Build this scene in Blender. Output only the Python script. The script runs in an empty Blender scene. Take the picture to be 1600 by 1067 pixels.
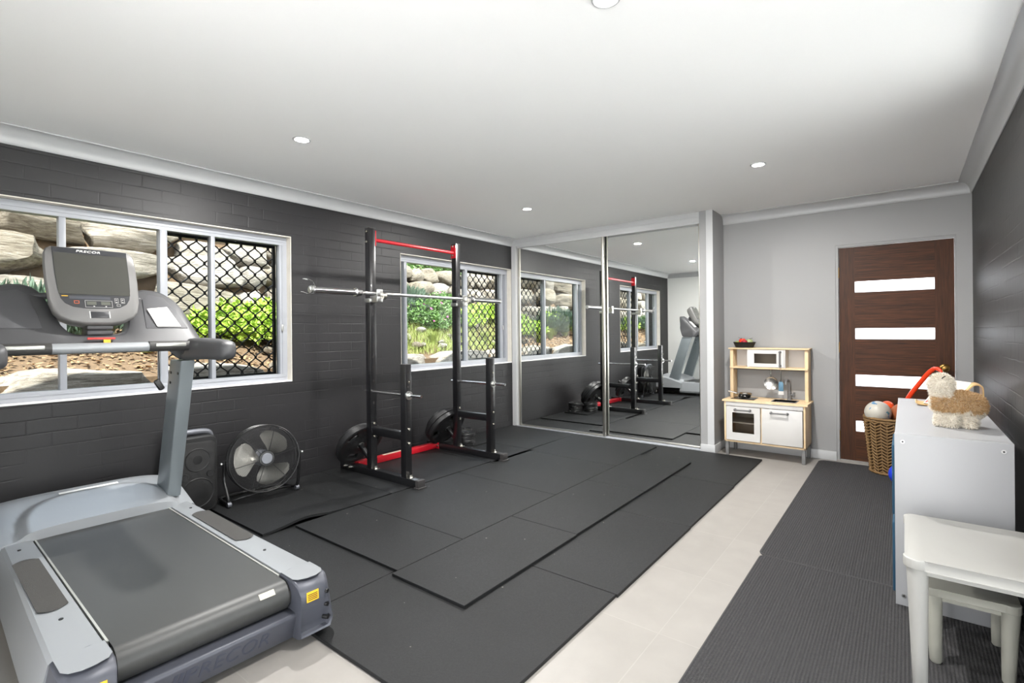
import bpy, bmesh, math, random
from mathutils import Vector as V, Matrix, Euler, noise as mnoise
PI=math.pi
random.seed(7)
sc=bpy.context.scene
COL=sc.collection
def link(o): COL.objects.link(o)
# ------------------------------------------------------------------ colours and materials
def lin(c):
    f=lambda x:(x/12.92 if x<=.04045 else ((x+.055)/1.055)**2.4)
    return tuple(f(x/255.) for x in c)+(1.,)
def mat(name,rgb,rough=.5,metal=0.,var=0.,vscale=20.,bump=0.,bscale=80.,spec=.5,rvar=0.,coat=0.,stretch=None):
    m=bpy.data.materials.new(name); m.use_nodes=True
    nt=m.node_tree; b=nt.nodes['Principled BSDF']
    c=lin(rgb); b.inputs['Base Color'].default_value=c
    b.inputs['Roughness'].default_value=rough; b.inputs['Metallic'].default_value=metal
    b.inputs['Specular IOR Level'].default_value=spec
    b.inputs['Coat Weight'].default_value=coat
    tc=nt.nodes.new('ShaderNodeTexCoord'); mp=nt.nodes.new('ShaderNodeMapping')
    nt.links.new(tc.outputs['Object'],mp.inputs['Vector'])
    if stretch: mp.inputs['Scale'].default_value=stretch
    if var or rvar:
        n=nt.nodes.new('ShaderNodeTexNoise'); n.inputs['Scale'].default_value=vscale; n.inputs['Detail'].default_value=5
        nt.links.new(mp.outputs['Vector'],n.inputs['Vector'])
        if var:
            r=nt.nodes.new('ShaderNodeMix'); r.data_type='RGBA'
            r.inputs[6].default_value=tuple(max(0,x*(1-var)) for x in c[:3])+(1,)
            r.inputs[7].default_value=tuple(min(1,x*(1+var)) for x in c[:3])+(1,)
            nt.links.new(n.outputs['Fac'],r.inputs[0]); nt.links.new(r.outputs[2],b.inputs['Base Color'])
        if rvar:
            q=nt.nodes.new('ShaderNodeMapRange'); q.inputs[1].default_value=.3;q.inputs[2].default_value=.7
            q.inputs[3].default_value=max(.02,rough-rvar); q.inputs[4].default_value=min(1,rough+rvar)
            nt.links.new(n.outputs['Fac'],q.inputs[0]); nt.links.new(q.outputs[0],b.inputs['Roughness'])
    if bump:
        n=nt.nodes.new('ShaderNodeTexNoise'); n.inputs['Scale'].default_value=bscale; n.inputs['Detail'].default_value=3
        nt.links.new(mp.outputs['Vector'],n.inputs['Vector'])
        bp=nt.nodes.new('ShaderNodeBump'); bp.inputs['Strength'].default_value=bump; bp.inputs['Distance'].default_value=.004
        nt.links.new(n.outputs['Fac'],bp.inputs['Height']); nt.links.new(bp.outputs['Normal'],b.inputs['Normal'])
    return m
def wood(name,c1,c2,rough=.4,scale=(2,30,30),coat=0.,bump=.05):
    m=bpy.data.materials.new(name); m.use_nodes=True; nt=m.node_tree; b=nt.nodes['Principled BSDF']
    tc=nt.nodes.new('ShaderNodeTexCoord'); mp=nt.nodes.new('ShaderNodeMapping'); mp.inputs['Scale'].default_value=scale
    n=nt.nodes.new('ShaderNodeTexNoise'); n.inputs['Scale'].default_value=3; n.inputs['Detail'].default_value=8; n.inputs['Roughness'].default_value=.65
    r=nt.nodes.new('ShaderNodeValToRGB'); r.color_ramp.elements[0].position=.32; r.color_ramp.elements[1].position=.68
    r.color_ramp.elements[0].color=lin(c1); r.color_ramp.elements[1].color=lin(c2)
    L=nt.links.new
    L(tc.outputs['Object'],mp.inputs['Vector']); L(mp.outputs['Vector'],n.inputs['Vector']); L(n.outputs['Fac'],r.inputs[0]); L(r.outputs[0],b.inputs['Base Color'])
    bp=nt.nodes.new('ShaderNodeBump'); bp.inputs['Strength'].default_value=bump; bp.inputs['Distance'].default_value=.002
    L(n.outputs['Fac'],bp.inputs['Height']); L(bp.outputs['Normal'],b.inputs['Normal'])
    b.inputs['Roughness'].default_value=rough; b.inputs['Specular IOR Level'].default_value=.25; b.inputs['Coat Weight'].default_value=coat; b.inputs['Coat Roughness'].default_value=.25
    return m
def emis(name,rgb,strength):
    m=bpy.data.materials.new(name); m.use_nodes=True; nt=m.node_tree; nt.nodes.clear()
    e=nt.nodes.new('ShaderNodeEmission'); o=nt.nodes.new('ShaderNodeOutputMaterial')
    e.inputs[0].default_value=lin(rgb); e.inputs[1].default_value=strength; nt.links.new(e.outputs[0],o.inputs[0]); return m
def glass(name,tint,refl=.06,rough=.02):
    m=bpy.data.materials.new(name); m.use_nodes=True; nt=m.node_tree; nt.nodes.clear()
    t=nt.nodes.new('ShaderNodeBsdfTransparent'); g=nt.nodes.new('ShaderNodeBsdfGlossy'); x=nt.nodes.new('ShaderNodeMixShader')
    lw=nt.nodes.new('ShaderNodeFresnel'); lw.inputs['IOR'].default_value=1.45
    o=nt.nodes.new('ShaderNodeOutputMaterial'); t.inputs[0].default_value=(*tint,1); g.inputs['Roughness'].default_value=rough
    mm=nt.nodes.new('ShaderNodeMath'); mm.operation='MULTIPLY'; mm.inputs[1].default_value=refl*4
    nt.links.new(lw.outputs[0],mm.inputs[0]); nt.links.new(mm.outputs[0],x.inputs[0])
    nt.links.new(t.outputs[0],x.inputs[1]); nt.links.new(g.outputs[0],x.inputs[2]); nt.links.new(x.outputs[0],o.inputs[0]); return m
def brickwall(name,rgb,rough,axis,bump=.5):
    # painted brickwork: horizontal coordinate along the wall, vertical z
    m=bpy.data.materials.new(name); m.use_nodes=True; nt=m.node_tree; b=nt.nodes['Principled BSDF']; L=nt.links.new
    tc=nt.nodes.new('ShaderNodeTexCoord'); sp=nt.nodes.new('ShaderNodeSeparateXYZ'); cb=nt.nodes.new('ShaderNodeCombineXYZ')
    L(tc.outputs['Object'],sp.inputs[0]); L(sp.outputs[axis],cb.inputs[0]); L(sp.outputs[2],cb.inputs[1])
    # slight waviness so the joints are not ruler-straight
    nw=nt.nodes.new('ShaderNodeTexNoise'); nw.inputs['Scale'].default_value=5; L(cb.outputs[0],nw.inputs['Vector'])
    vm=nt.nodes.new('ShaderNodeVectorMath'); vm.operation='MULTIPLY_ADD'; vm.inputs[1].default_value=(.012,.012,0); L(nw.outputs['Color'],vm.inputs[0]); L(cb.outputs[0],vm.inputs[2])
    br=nt.nodes.new('ShaderNodeTexBrick'); br.inputs['Scale'].default_value=1; br.inputs['Mortar Size'].default_value=.006; br.inputs['Mortar Smooth'].default_value=1
    br.inputs['Brick Width'].default_value=.24; br.inputs['Row Height'].default_value=.086
    br.inputs['Color1'].default_value=(1,1,1,1);br.inputs['Color2'].default_value=(.9,.9,.9,1);br.inputs['Mortar'].default_value=(.0,.0,.0,1)
    L(vm.outputs[0],br.inputs['Vector'])
    n=nt.nodes.new('ShaderNodeTexNoise'); n.inputs['Scale'].default_value=14; n.inputs['Detail'].default_value=6; L(tc.outputs['Object'],n.inputs['Vector'])
    # mortar joints come and go under thick paint
    n2=nt.nodes.new('ShaderNodeTexNoise'); n2.inputs['Scale'].default_value=2.2; L(tc.outputs['Object'],n2.inputs['Vector'])
    mr=nt.nodes.new('ShaderNodeMapRange'); mr.inputs[1].default_value=.35;mr.inputs[2].default_value=.65; L(n2.outputs['Fac'],mr.inputs[0])
    mu=nt.nodes.new('ShaderNodeMath'); mu.operation='MULTIPLY'; L(br.outputs['Fac'],mu.inputs[0]); L(mr.outputs[0],mu.inputs[1])
    ad=nt.nodes.new('ShaderNodeMath'); ad.operation='MULTIPLY_ADD'; ad.inputs[1].default_value=.35; L(n.outputs['Fac'],ad.inputs[0])
    ng=nt.nodes.new('ShaderNodeMath'); ng.operation='MULTIPLY'; ng.inputs[1].default_value=-.6; L(mu.outputs[0],ng.inputs[0]); L(ng.outputs[0],ad.inputs[2])
    bp=nt.nodes.new('ShaderNodeBump'); bp.inputs['Strength'].default_value=bump; bp.inputs['Distance'].default_value=.006
    L(ad.outputs[0],bp.inputs['Height']); L(bp.outputs['Normal'],b.inputs['Normal'])
    c=lin(rgb); mx=nt.nodes.new('ShaderNodeMix'); mx.data_type='RGBA'
    mx.inputs[6].default_value=tuple(x*.88 for x in c[:3])+(1,); mx.inputs[7].default_value=tuple(x*1.12 for x in c[:3])+(1,)
    L(n2.outputs['Fac'],mx.inputs[0]); L(mx.outputs[2],b.inputs['Base Color']); b.inputs['Roughness'].default_value=rough
    return m
# ------------------------------------------------------------------ objects and tags
ABS={}
def tag(o,label=None,cat=None,group=None,kind=None):
    if label: o['label']=label
    if cat: o['category']=cat
    if group: o['group']=group
    if kind: o['kind']=kind
    return o
def thing(name,loc,label,cat,group=None,rz=0.,kind=None):
    o=bpy.data.objects.new(name,None); link(o); o.location=loc; o.rotation_euler=(0,0,rz)
    o.empty_display_size=.1
    ABS[o.name]=Matrix.Translation(V(loc))
    return tag(o,label,cat,group,kind)
class MB:
    def __init__(s): s.bm=bmesh.new()
    def _mark(s,fs,mi):
        for f in fs: f.material_index=mi
    def box(s,x0,y0,z0,x1,y1,z1,mi=0,bev=0.,seg=2,M=None):
        r=bmesh.ops.create_cube(s.bm,size=1.); vs=r['verts']
        for v in vs: v.co=V(((x0+x1)/2+v.co.x*(x1-x0),(y0+y1)/2+v.co.y*(y1-y0),(z0+z1)/2+v.co.z*(z1-z0)))
        return s._fin(vs,mi,bev,seg,M)
    def _fin(s,vs,mi,bev,seg,M):
        fs=list({f for v in vs for f in v.link_faces}); s._mark(fs,mi)
        if bev:
            es=list({e for v in vs for e in v.link_edges})
            r=bmesh.ops.bevel(s.bm,geom=es,offset=bev,segments=seg,profile=.5,affect='EDGES',clamp_overlap=True)
            s._mark(r['faces'],mi); vs=list({v for f in r['faces'] for v in f.verts}|{v for v in vs if v.is_valid})
        if M is not None:
            for v in vs: v.co=M@v.co
        return vs
    def cyl(s,p0,p1,r0,r1=None,n=16,mi=0,cap=True):
        p0=V(p0);p1=V(p1); r1=r0 if r1 is None else r1
        d=(p1-p0).normalized(); a=d.orthogonal().normalized(); b=d.cross(a)
        A=[s.bm.verts.new(p0+(a*math.cos(2*PI*i/n)+b*math.sin(2*PI*i/n))*r0) for i in range(n)]
        B=[s.bm.verts.new(p1+(a*math.cos(2*PI*i/n)+b*math.sin(2*PI*i/n))*r1) for i in range(n)]
        fs=[s.bm.faces.new((A[i],A[(i+1)%n],B[(i+1)%n],B[i])) for i in range(n)]
        if cap: fs+= [s.bm.faces.new(A[::-1]),s.bm.faces.new(B)]
        s._mark(fs,mi); return A+B
    def tube(s,path,r,n=8,mi=0,closed=False,cap=True):
        P=[V(p) for p in path]; N=len(P); R=r if isinstance(r,(list,tuple)) else [r]*N
        rings=[];a=None
        for i in range(N):
            if closed: d=P[(i+1)%N]-P[i-1]
            else: d=P[min(i+1,N-1)]-P[max(i-1,0)]
            d.normalize()
            if a is None: a=d.orthogonal().normalized()
            else: a=(a-d*a.dot(d)).normalized()
            b=d.cross(a)
            rings.append([s.bm.verts.new(P[i]+(a*math.cos(2*PI*k/n)+b*math.sin(2*PI*k/n))*R[i]) for k in range(n)])
        fs=[]
        for i in range(N if closed else N-1):
            A=rings[i];B=rings[(i+1)%N]; off=0
            if closed and i==N-1:
                off=min(range(n),key=lambda k:(B[k].co-A[0].co).length)
            for k in range(n): fs.append(s.bm.faces.new((A[k],A[(k+1)%n],B[(k+1+off)%n],B[(k+off)%n])))
        if cap and not closed: fs+=[s.bm.faces.new(rings[0][::-1]),s.bm.faces.new(rings[-1])]
        s._mark(fs,mi)
    def lathe(s,prof,n=32,M=None,mi=0):
        rings=[];fs=[];allv=[]
        for (r,z) in prof:
            if r<1e-6: rg=[s.bm.verts.new((0,0,z))]
            else: rg=[s.bm.verts.new((r*math.cos(2*PI*k/n),r*math.sin(2*PI*k/n),z)) for k in range(n)]
            rings.append(rg);allv+=rg
        for A,B in zip(rings,rings[1:]):
            for k in range(n):
                k2=(k+1)%n
                if len(A)==1 and len(B)==1: continue
                if len(A)==1: fs.append(s.bm.faces.new((A[0],B[k2],B[k])))
                elif len(B)==1: fs.append(s.bm.faces.new((A[k],A[k2],B[0])))
                else: fs.append(s.bm.faces.new((A[k],A[k2],B[k2],B[k])))
        s._mark(fs,mi)
        if M is not None:
            for v in allv: v.co=M@v.co
        return allv
    def prism(s,pts,d,mi=0,bev=0.,seg=2,M=None):
        d=V(d); A=[s.bm.verts.new(V(p)) for p in pts]; B=[s.bm.verts.new(V(p)+d) for p in pts]; n=len(A)
        fs=[s.bm.faces.new(A[::-1]),s.bm.faces.new(B)]+[s.bm.faces.new((A[i],A[(i+1)%n],B[(i+1)%n],B[i])) for i in range(n)]
        return s._fin(A+B,mi,bev,seg,M)
    def loft(s,secs,mi=0,cap=True,closed=True):
        R=[[s.bm.verts.new(V(p)) for p in q] for q in secs]; fs=[]
        n=len(R[0])
        for A,B in zip(R,R[1:]):
            for k in range(n if closed else n-1): fs.append(s.bm.faces.new((A[k],A[(k+1)%n],B[(k+1)%n],B[k])))
        if cap: fs+=[s.bm.faces.new(R[0][::-1]),s.bm.faces.new(R[-1])]
        s._mark(fs,mi)
    def ball(s,c,r,n=16,m=10,mi=0,sq=(1,1,1)):
        M=Matrix.Translation(V(c))@Matrix.Diagonal((sq[0]*r,sq[1]*r,sq[2]*r,1))
        s.lathe([(math.sin(PI*i/m),-math.cos(PI*i/m)) for i in range(m+1)],n,M,mi)
    def quad(s,a,b,c,d,mi=0):
        f=s.bm.faces.new([s.bm.verts.new(V(p)) for p in (a,b,c,d)]); f.material_index=mi
    def mesh(s,name,mats,smooth=35,M=None):
        if M is not None: s.bm.transform(M)
        bmesh.ops.recalc_face_normals(s.bm,faces=s.bm.faces[:])
        me=bpy.data.meshes.new(name); s.bm.to_mesh(me); s.bm.free()
        for m in (mats if isinstance(mats,(list,tuple)) else [mats]): me.materials.append(m)
        if smooth:
            me.polygons.foreach_set('use_smooth',[True]*len(me.polygons))
            me.set_sharp_from_angle(angle=math.radians(smooth))
        return me
    def build(s,name,mats,parent=None,origin=None,smooth=35):
        # geometry is given in world axes; a part keeps its thing's origin
        if parent is not None: T=ABS[parent.name]
        else: T=Matrix.Translation(V(origin or (0,0,0)))
        me=s.mesh(name,mats,smooth,T.inverted())
        o=bpy.data.objects.new(name,me); link(o)
        if parent is not None: o.parent=parent
        else: o.location=T.translation
        ABS[o.name]=T
        return o
def copy_tree(o,parent=None,pre=None):
    c=o.copy(); link(c); c.parent=parent
    ABS[c.name]=ABS[o.name]
    for ch in list(o.children): copy_tree(ch,c)
    return c
def textmesh(body,size,depth,M,name,m,parent,shear=0.,align='CENTER',sx=1.,T=None):
    cu=bpy.data.curves.new(name,'FONT'); cu.body=body; cu.size=size; cu.extrude=depth; cu.align_x=align; cu.align_y='CENTER'; cu.shear=shear; cu.space_character=1.05
    t=bpy.data.objects.new('tmp_text',cu); link(t)
    dg=bpy.context.evaluated_depsgraph_get(); me=bpy.data.meshes.new_from_object(t.evaluated_get(dg))
    bpy.data.objects.remove(t); bpy.data.curves.remove(cu)
    me.name=name; me.materials.clear(); me.materials.append(m)
    me.transform(ABS[parent.name].inverted()@M@Matrix.Diagonal((sx,1,1,1)))
    o=bpy.data.objects.new(name,me); link(o); o.parent=parent; ABS[o.name]=ABS[parent.name]
    return o
def frame_M(o,x,y):
    x=V(x).normalized(); z=x.cross(V(y)).normalized(); y=z.cross(x)
    M=Matrix((x,y,z)).transposed().to_4x4(); M.translation=V(o); return M
# ------------------------------------------------------------------ camera
F_,YAW,ROLL,CY,CH=788.39,.6626,-.009,516.68,1.2872
cam=bpy.data.cameras.new('camera'); co=bpy.data.objects.new('camera',cam); link(co)
fw=V((-math.sin(YAW),math.cos(YAW),0)); r0=V((math.cos(YAW),math.sin(YAW),0)); u0=V((0,0,1))
rt=r0*math.cos(ROLL)+u0*math.sin(ROLL); up=u0*math.cos(ROLL)-r0*math.sin(ROLL)
CM=Matrix((rt,up,-fw)).transposed().to_4x4(); CM.translation=V((0,0,CH)); co.matrix_world=CM
cam.sensor_width=36.; cam.sensor_fit='HORIZONTAL'; cam.lens=F_/1600*36; cam.shift_y=(CY-533.5)/1600; cam.clip_start=.05
sc.camera=co
# ------------------------------------------------------------------ measures (metres, camera foot at the origin)
XL,XR,YW,YF,YB=-4.195,.4515,5.379,5.783,-.12
ZC,ZCE=2.421,2.519
XN=-1.566
# ------------------------------------------------------------------ materials
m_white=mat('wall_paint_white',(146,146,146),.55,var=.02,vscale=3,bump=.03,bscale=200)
m_ceil=mat('ceiling_paint',(242,242,241),.7,var=.01,vscale=2)
m_trim=mat('trim_gloss_white',(184,185,186),.35)
m_dkl=brickwall('painted_brick_charcoal',(27,26,28),.5,1,.45)
m_dkr=brickwall('painted_brick_charcoal_satin',(29,28,27),.47,1,.4)
m_alu=mat('powdercoat_white_frame',(156,159,165),.35)
m_reveal=mat('reveal_cement_paint',(205,200,190),.8,var=.12,vscale=12,bump=.3,bscale=30)
m_sill=mat('sill_paint',(235,233,232),.5,var=.05,vscale=10)
m_black=mat('black_powdercoat',(16,16,17),.4)
m_mesh=mat('black_grille',(9,9,10),.5)
m_chrome=mat('chrome_steel',(215,215,215),.18,1.)
m_steel=mat('zinc_steel',(200,200,198),.3,1.)
m_brush=mat('brushed_aluminium',(196,193,184),.32,1.)
m_glass=glass('dimming_window_glass',(.68,.69,.68),.012)  # glass colour darkened to hold down the bright view outside
m_brass=mat('antique_brass',(150,118,66),.3,1.)
def struct(o): o['kind']='structure'; return o
# floor tiles
def tile_mat():
    m=bpy.data.materials.new('porcelain_floor_tile'); m.use_nodes=True; nt=m.node_tree; b=nt.nodes['Principled BSDF']; L=nt.links.new
    tc=nt.nodes.new('ShaderNodeTexCoord'); mp=nt.nodes.new('ShaderNodeMapping'); mp.inputs['Location'].default_value=(.835+.6,-.26+.6*0,0)
    br=nt.nodes.new('ShaderNodeTexBrick'); br.offset=0; br.inputs['Scale'].default_value=1; br.inputs['Brick Width'].default_value=.6; br.inputs['Row Height'].default_value=.6
    br.inputs['Mortar Size'].default_value=.0022; br.inputs['Color1'].default_value=lin((143,139,134));br.inputs['Color2'].default_value=lin((140,136,131));br.inputs['Mortar'].default_value=lin((149,145,140))
    n=nt.nodes.new('ShaderNodeTexNoise'); n.inputs['Scale'].default_value=7; n.inputs['Detail'].default_value=8
    mx=nt.nodes.new('ShaderNodeMix'); mx.data_type='RGBA'; mx.blend_type='MULTIPLY'; mx.inputs[0].default_value=1
    rr=nt.nodes.new('ShaderNodeValToRGB'); rr.color_ramp.elements[0].color=(.92,.92,.92,1); rr.color_ramp.elements[0].position=.35; rr.color_ramp.elements[1].position=.7
    L(tc.outputs['Object'],mp.inputs[0]); L(mp.outputs[0],br.inputs['Vector']); L(tc.outputs['Object'],n.inputs['Vector']); L(n.outputs['Fac'],rr.inputs[0])
    L(br.outputs['Color'],mx.inputs[6]); L(rr.outputs[0],mx.inputs[7]); L(mx.outputs[2],b.inputs['Base Color']); b.inputs['Roughness'].default_value=.42
    return m
m_tile=tile_mat()
b=MB(); b.box(-4.45,YB-.15,-.12,.70,5.95,0); struct(b.build('floor',m_tile,smooth=0))
b=MB(); b.box(-4.45,YB-.15,ZCE,.70,5.95,ZCE+.08); struct(b.build('ceiling',m_ceil,smooth=0))
# left wall with two window openings
W1=(.34,2.272,.872,2.117); W2=(3.474,5.365,.862,2.115)
b=MB(); x0,x1=-4.45,XL
yy=[YB-.15,W1[0],W1[1],W2[0],W2[1],5.95]
b.box(x0,yy[0],0,x1,yy[1],ZCE); b.box(x0,yy[2],0,x1,yy[3],ZCE); b.box(x0,yy[4],0,x1,yy[5],ZCE)
for w in (W1,W2): b.box(x0,w[0],0,x1,w[1],w[2]); b.box(x0,w[0],w[3],x1,w[1],ZCE)
struct(b.build('wall_left',m_dkl,smooth=0))
RY0,RY1,RZ1=.0,2.15,2.41
SY0,SY1,SZ0=2.25,3.34,1.0
b=MB(); b.box(XR,YB-.15,0,.70,RY0,ZCE); b.box(XR,RY1,0,.70,SY0,ZCE); b.box(XR,SY0,0,.70,SY1,SZ0); b.box(XR,SY1,0,.70,5.95,ZCE); b.box(XR,RY0,RZ1,.70,RY1,ZCE); b.box(XR,SY0,RZ1,.70,SY1,ZCE); struct(b.build('wall_right',m_dkr,smooth=0))
# far wall with the door opening
DX0,DX1,DZ=-.533,.349,2.083
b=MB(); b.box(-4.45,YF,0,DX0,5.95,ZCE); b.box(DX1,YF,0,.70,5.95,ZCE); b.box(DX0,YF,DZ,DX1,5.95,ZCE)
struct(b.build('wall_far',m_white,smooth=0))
# back wall behind the camera: wide opening added out of view to let daylight in
GX0,GX1,GZ=-2.1,.30,2.40
b=MB(); b.box(-4.45,YB-.15,0,GX0,YB,ZCE); b.box(GX1,YB-.15,0,.70,YB,ZCE); b.box(GX0,YB-.15,GZ,GX1,YB,ZCE)
struct(b.build('wall_back',mat('back_wall_bright_white',(224,224,222),.55),smooth=0))
# wardrobe nib wall and header
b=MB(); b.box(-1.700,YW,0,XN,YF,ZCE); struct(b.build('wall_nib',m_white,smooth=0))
b=MB(); b.box(XL,YW+.004,2.462,-1.69,YW+.05,ZCE); b.box(XL,YW+.012,2.418,-1.69,YW+.05,2.462); b.box(XL,YW+.02,2.396,-1.69,YW+.04,2.418)
b.box(XL,YW-.004,0,-4.122,YW+.10,2.418); struct(b.build('trim_1',m_trim,smooth=0))
b=MB(); b.box(-1.628,YW-.006,.0,XN+.004,YW,ZCE); struct(b.build('trim_2',m_trim,smooth=0))
# cornices: cove profile
def cove(name,p0,p1,inn):
    p0=V(p0);p1=V(p1);inn=V(inn); prof=[(0,ZC),(.006,ZC),(.010,ZC+.008)]
    for k in range(9):
        a=PI/2*k/8; prof.append((.012+.072*(1-math.cos(a)),ZC+.012+.078*math.sin(a)))
    prof+=[(.092,ZC+.09),(.092,ZCE),(0,ZCE)]
    b=MB(); b.loft([[ (p0+inn*d)[:2]+((z),) for d,z in prof],[ (p1+inn*d)[:2]+((z),) for d,z in prof]])
    return struct(b.build(name,m_trim,smooth=30))
cove('trim_3',(XL,YB,0),(XL,YW,0),(1,0,0))
cove('trim_4',(XN,YF,0),(XR,YF,0),(0,-1,0))
cove('trim_5',(XR,YB,0),(XR,YF,0),(-1,0,0))
cove('trim_6',(XL,YB,0),(XR,YB,0),(0,1,0))
# skirting
b=MB(); b.box(XN,YF-.014,0,DX0-.0,YF,.088,bev=.004); b.box(DX1,YF-.014,0,XR,YF,.088,bev=.004); struct(b.build('baseboard_far',m_trim))
b=MB(); b.box(XN,YW-.012,0,XN+.013,YF,.088,bev=.003); b.box(-1.70,YW-.013,0,XN+.013,YW,.088,bev=.003); struct(b.build('baseboard_nib',m_trim))
b=MB(); b.box(XL,YB,0,GX0,YB+.014,.088,bev=.003); struct(b.build('baseboard_back',m_trim))
# ------------------------------------------------------------------ windows
def lattice(b,x,y0,y1,z0,z1,py,pz,r):
    # wavy strands that touch in knots: an aluminium diamond grille
    k=0; y=y0+py*.25
    n=int((z1-z0)/(pz/8))
    while y<y1+py*.3:
        ph=1 if k%2 else -1; path=[]
        for i in range(n+1):
            z=z0+(z1-z0)*i/n; t=(z-z0)/pz*2*PI
            yy_=y+ph*py*.25*math.copysign(abs(math.sin(t))**1.05,math.sin(t))
            path.append((x,min(max(yy_,y0),y1),z))
        b.tube(path,r,n=5)
        y+=py*.5; k+=1
    k=0; y=y0+py*.5
    while y<y1:
        z=z0+pz*(.75 if k%2==0 else .25)
        while z<z1:
            b.box(x-r*1.1,y-r*1.5,z-r*2.6,x+r*1.1,y+r*1.5,z+r*2.6); z+=pz
        y+=py*.5; k+=1
def window(name,label,W,muls,screen,stile):
    y0,y1,z0,z1=W; t=thing(name,((XL-.1),(y0+y1)/2,z0),label,'window',kind='structure')
    xf0,xf1=-4.345,-4.262
    b=MB(); f=.045
    b.box(xf0,y0,z0+.004,xf1,y1,z0+.060); b.box(xf0,y0,z1-.072,xf1,y1,z1-.008); b.box(xf0,y0,z0+.06,xf1,y0+f,z1-.07); b.box(xf0,y1-f,z0+.06,xf1,y1-.004,z1-.07)
    b.box(xf1-.004,y0+.02,z0+.036,xf1+.006,y1-.02,z0+.041); b.box(xf1-.004,y0+.02,z1-.047,xf1+.006,y1-.02,z1-.042)
    b.build('frame',m_alu,t,smooth=0)
    for (ya,yb,dx) in muls:
        b=MB(); b.box(xf0+.01,ya,z0+.06,xf1-.006+dx,yb,z1-.07,bev=.003); b.build('mullion',m_alu,t)
    b=MB(); b.box(-4.306,y0+.04,z0+.05,-4.300,y1-.04,z1-.06); b.build('glass',m_glass,t,smooth=0)
    sy0,sy1=screen
    b=MB(); xs=-4.365; q=.022
    b.box(xs-.012,sy0,z0+.055,xs+.012,sy1,z0+.055+q); b.box(xs-.012,sy0,z1-.07-q,xs+.012,sy1,z1-.07); b.box(xs-.012,sy0,z0+.06,xs+.012,sy0+q,z1-.07); b.box(xs-.012,sy1-q,z0+.06,xs+.012,sy1,z1-.07)
    lattice(b,xs,sy0+q*.5,sy1-q*.5,z0+.065,z1-.08,.112,.1165,.0056)
    b.build('security_screen',m_mesh,t,smooth=0)
    b=MB(); b.box(xf1,y0,z0-.004,XL+.004,y1,z0+.004); b.build('sill',m_sill,t,smooth=0)
    b=MB(); b.box(xf1,y1-.004,z0,XL+.002,y1+.001,z1); b.box(xf1,y0,z1-.006,XL+.002,y1,z1+.001); b.box(xf1,y0-.001,z0,XL+.002,y0+.004,z1); b.build('reveal',m_reveal,t,smooth=0)
    b=MB(); b.box(xf1,stile-.008,1.30,xf1+.012,stile+.008,1.36,bev=.003); b.build('latch',m_steel,t)
window('window_1','white framed sliding window behind the treadmill console, diamond grille over its right panes',W1,[(.765,.800,0),(1.318,1.366,.004),(1.660,1.690,.004),(2.207,2.235,0)],(1.360,2.215),2.222)
window('window_2','white framed sliding window behind the squat rack, next to the mirrored wardrobe',W2,[(3.585,3.622,0),(4.545,4.578,.004),(5.245,5.275,0)],(4.50,5.255),5.26)
# glazed door added out of view in the right wall to light the ceiling
t=thing('added_daylight_door',(.60,(RY0+RY1)/2,0),'added glazed door in the unseen right wall, letting daylight onto the ceiling','window',kind='structure')
for ya,yb,xd in ((RY0,(RY0+RY1)/2+.03,.56),((RY0+RY1)/2-.03,RY1,.62)):
    b=MB(); b.box(xd,ya,.02,xd+.04,ya+.06,RZ1-.02); b.box(xd,yb-.06,.02,xd+.04,yb,RZ1-.02); b.box(xd,ya,.02,xd+.04,yb,.10); b.box(xd,ya,RZ1-.08,xd+.04,yb,RZ1-.02); sh_=b.build('sash',m_alu,t,smooth=0)
    b=MB(); b.box(xd+.017,ya+.05,.09,xd+.023,yb-.05,RZ1-.07); b.build('glass',glass('clear_glass',(.97,.98,.97),.05),sh_,smooth=0)
b=MB(); b.box(.55,RY0,0,.67,RY1,.02); b.box(.55,RY0,RZ1-.02,.67,RY1,RZ1); b.build('frame',m_alu,t,smooth=0)
t=thing('added_daylight_window',(.60,(SY0+SY1)/2,SZ0),'clear glazed window in the dark wall above the children\'s table','window',kind='structure')  # unseen window, added to carry daylight to the far ceiling
b=MB(); b.box(.57,SY0,SZ0,.63,SY0+.05,RZ1); b.box(.57,SY1-.05,SZ0,.63,SY1,RZ1); b.box(.57,SY0,SZ0,.63,SY1,SZ0+.05); b.box(.57,SY0,RZ1-.05,.63,SY1,RZ1); b.build('frame',m_alu,t,smooth=0)
b=MB(); b.box(.597,SY0+.04,SZ0+.04,.603,SY1-.04,RZ1-.04); b.build('glass',glass('clear_glass',(.97,.98,.97),.05),t,smooth=0)
# ------------------------------------------------------------------ front door
m_merb=wood('merbau_stile',(46,24,9),(76,42,19),.5,(30,30,1.6))
m_merh=wood('merbau_rail',(40,21,8),(82,45,20),.5,(1.6,30,30))
def frosted():
    m=bpy.data.materials.new('frosted_glass'); m.use_nodes=True; nt=m.node_tree; nt.nodes.clear()
    t=nt.nodes.new('ShaderNodeBsdfTranslucent'); t.inputs[0].default_value=(.97,.97,.98,1)
    g=nt.nodes.new('ShaderNodeBsdfGlossy'); g.inputs['Roughness'].default_value=.25; x=nt.nodes.new('ShaderNodeMixShader'); x.inputs[0].default_value=.03
    o=nt.nodes.new('ShaderNodeOutputMaterial'); nt.links.new(t.outputs[0],x.inputs[1]);nt.links.new(g.outputs[0],x.inputs[2]);nt.links.new(x.outputs[0],o.inputs[0]); return m
m_frost=frosted()
t=thing('door_1',(-.09,5.83,0),'dark brown timber front door with four horizontal frosted glass strips','door',kind='structure')
ya,yb=5.812,5.852; sx0,sx1=-.381,.205; dx0,dx1=-.508,.336
strips=[(1.622,1.727),(1.177,1.281),(.731,.840),(.297,.400)]
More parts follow.
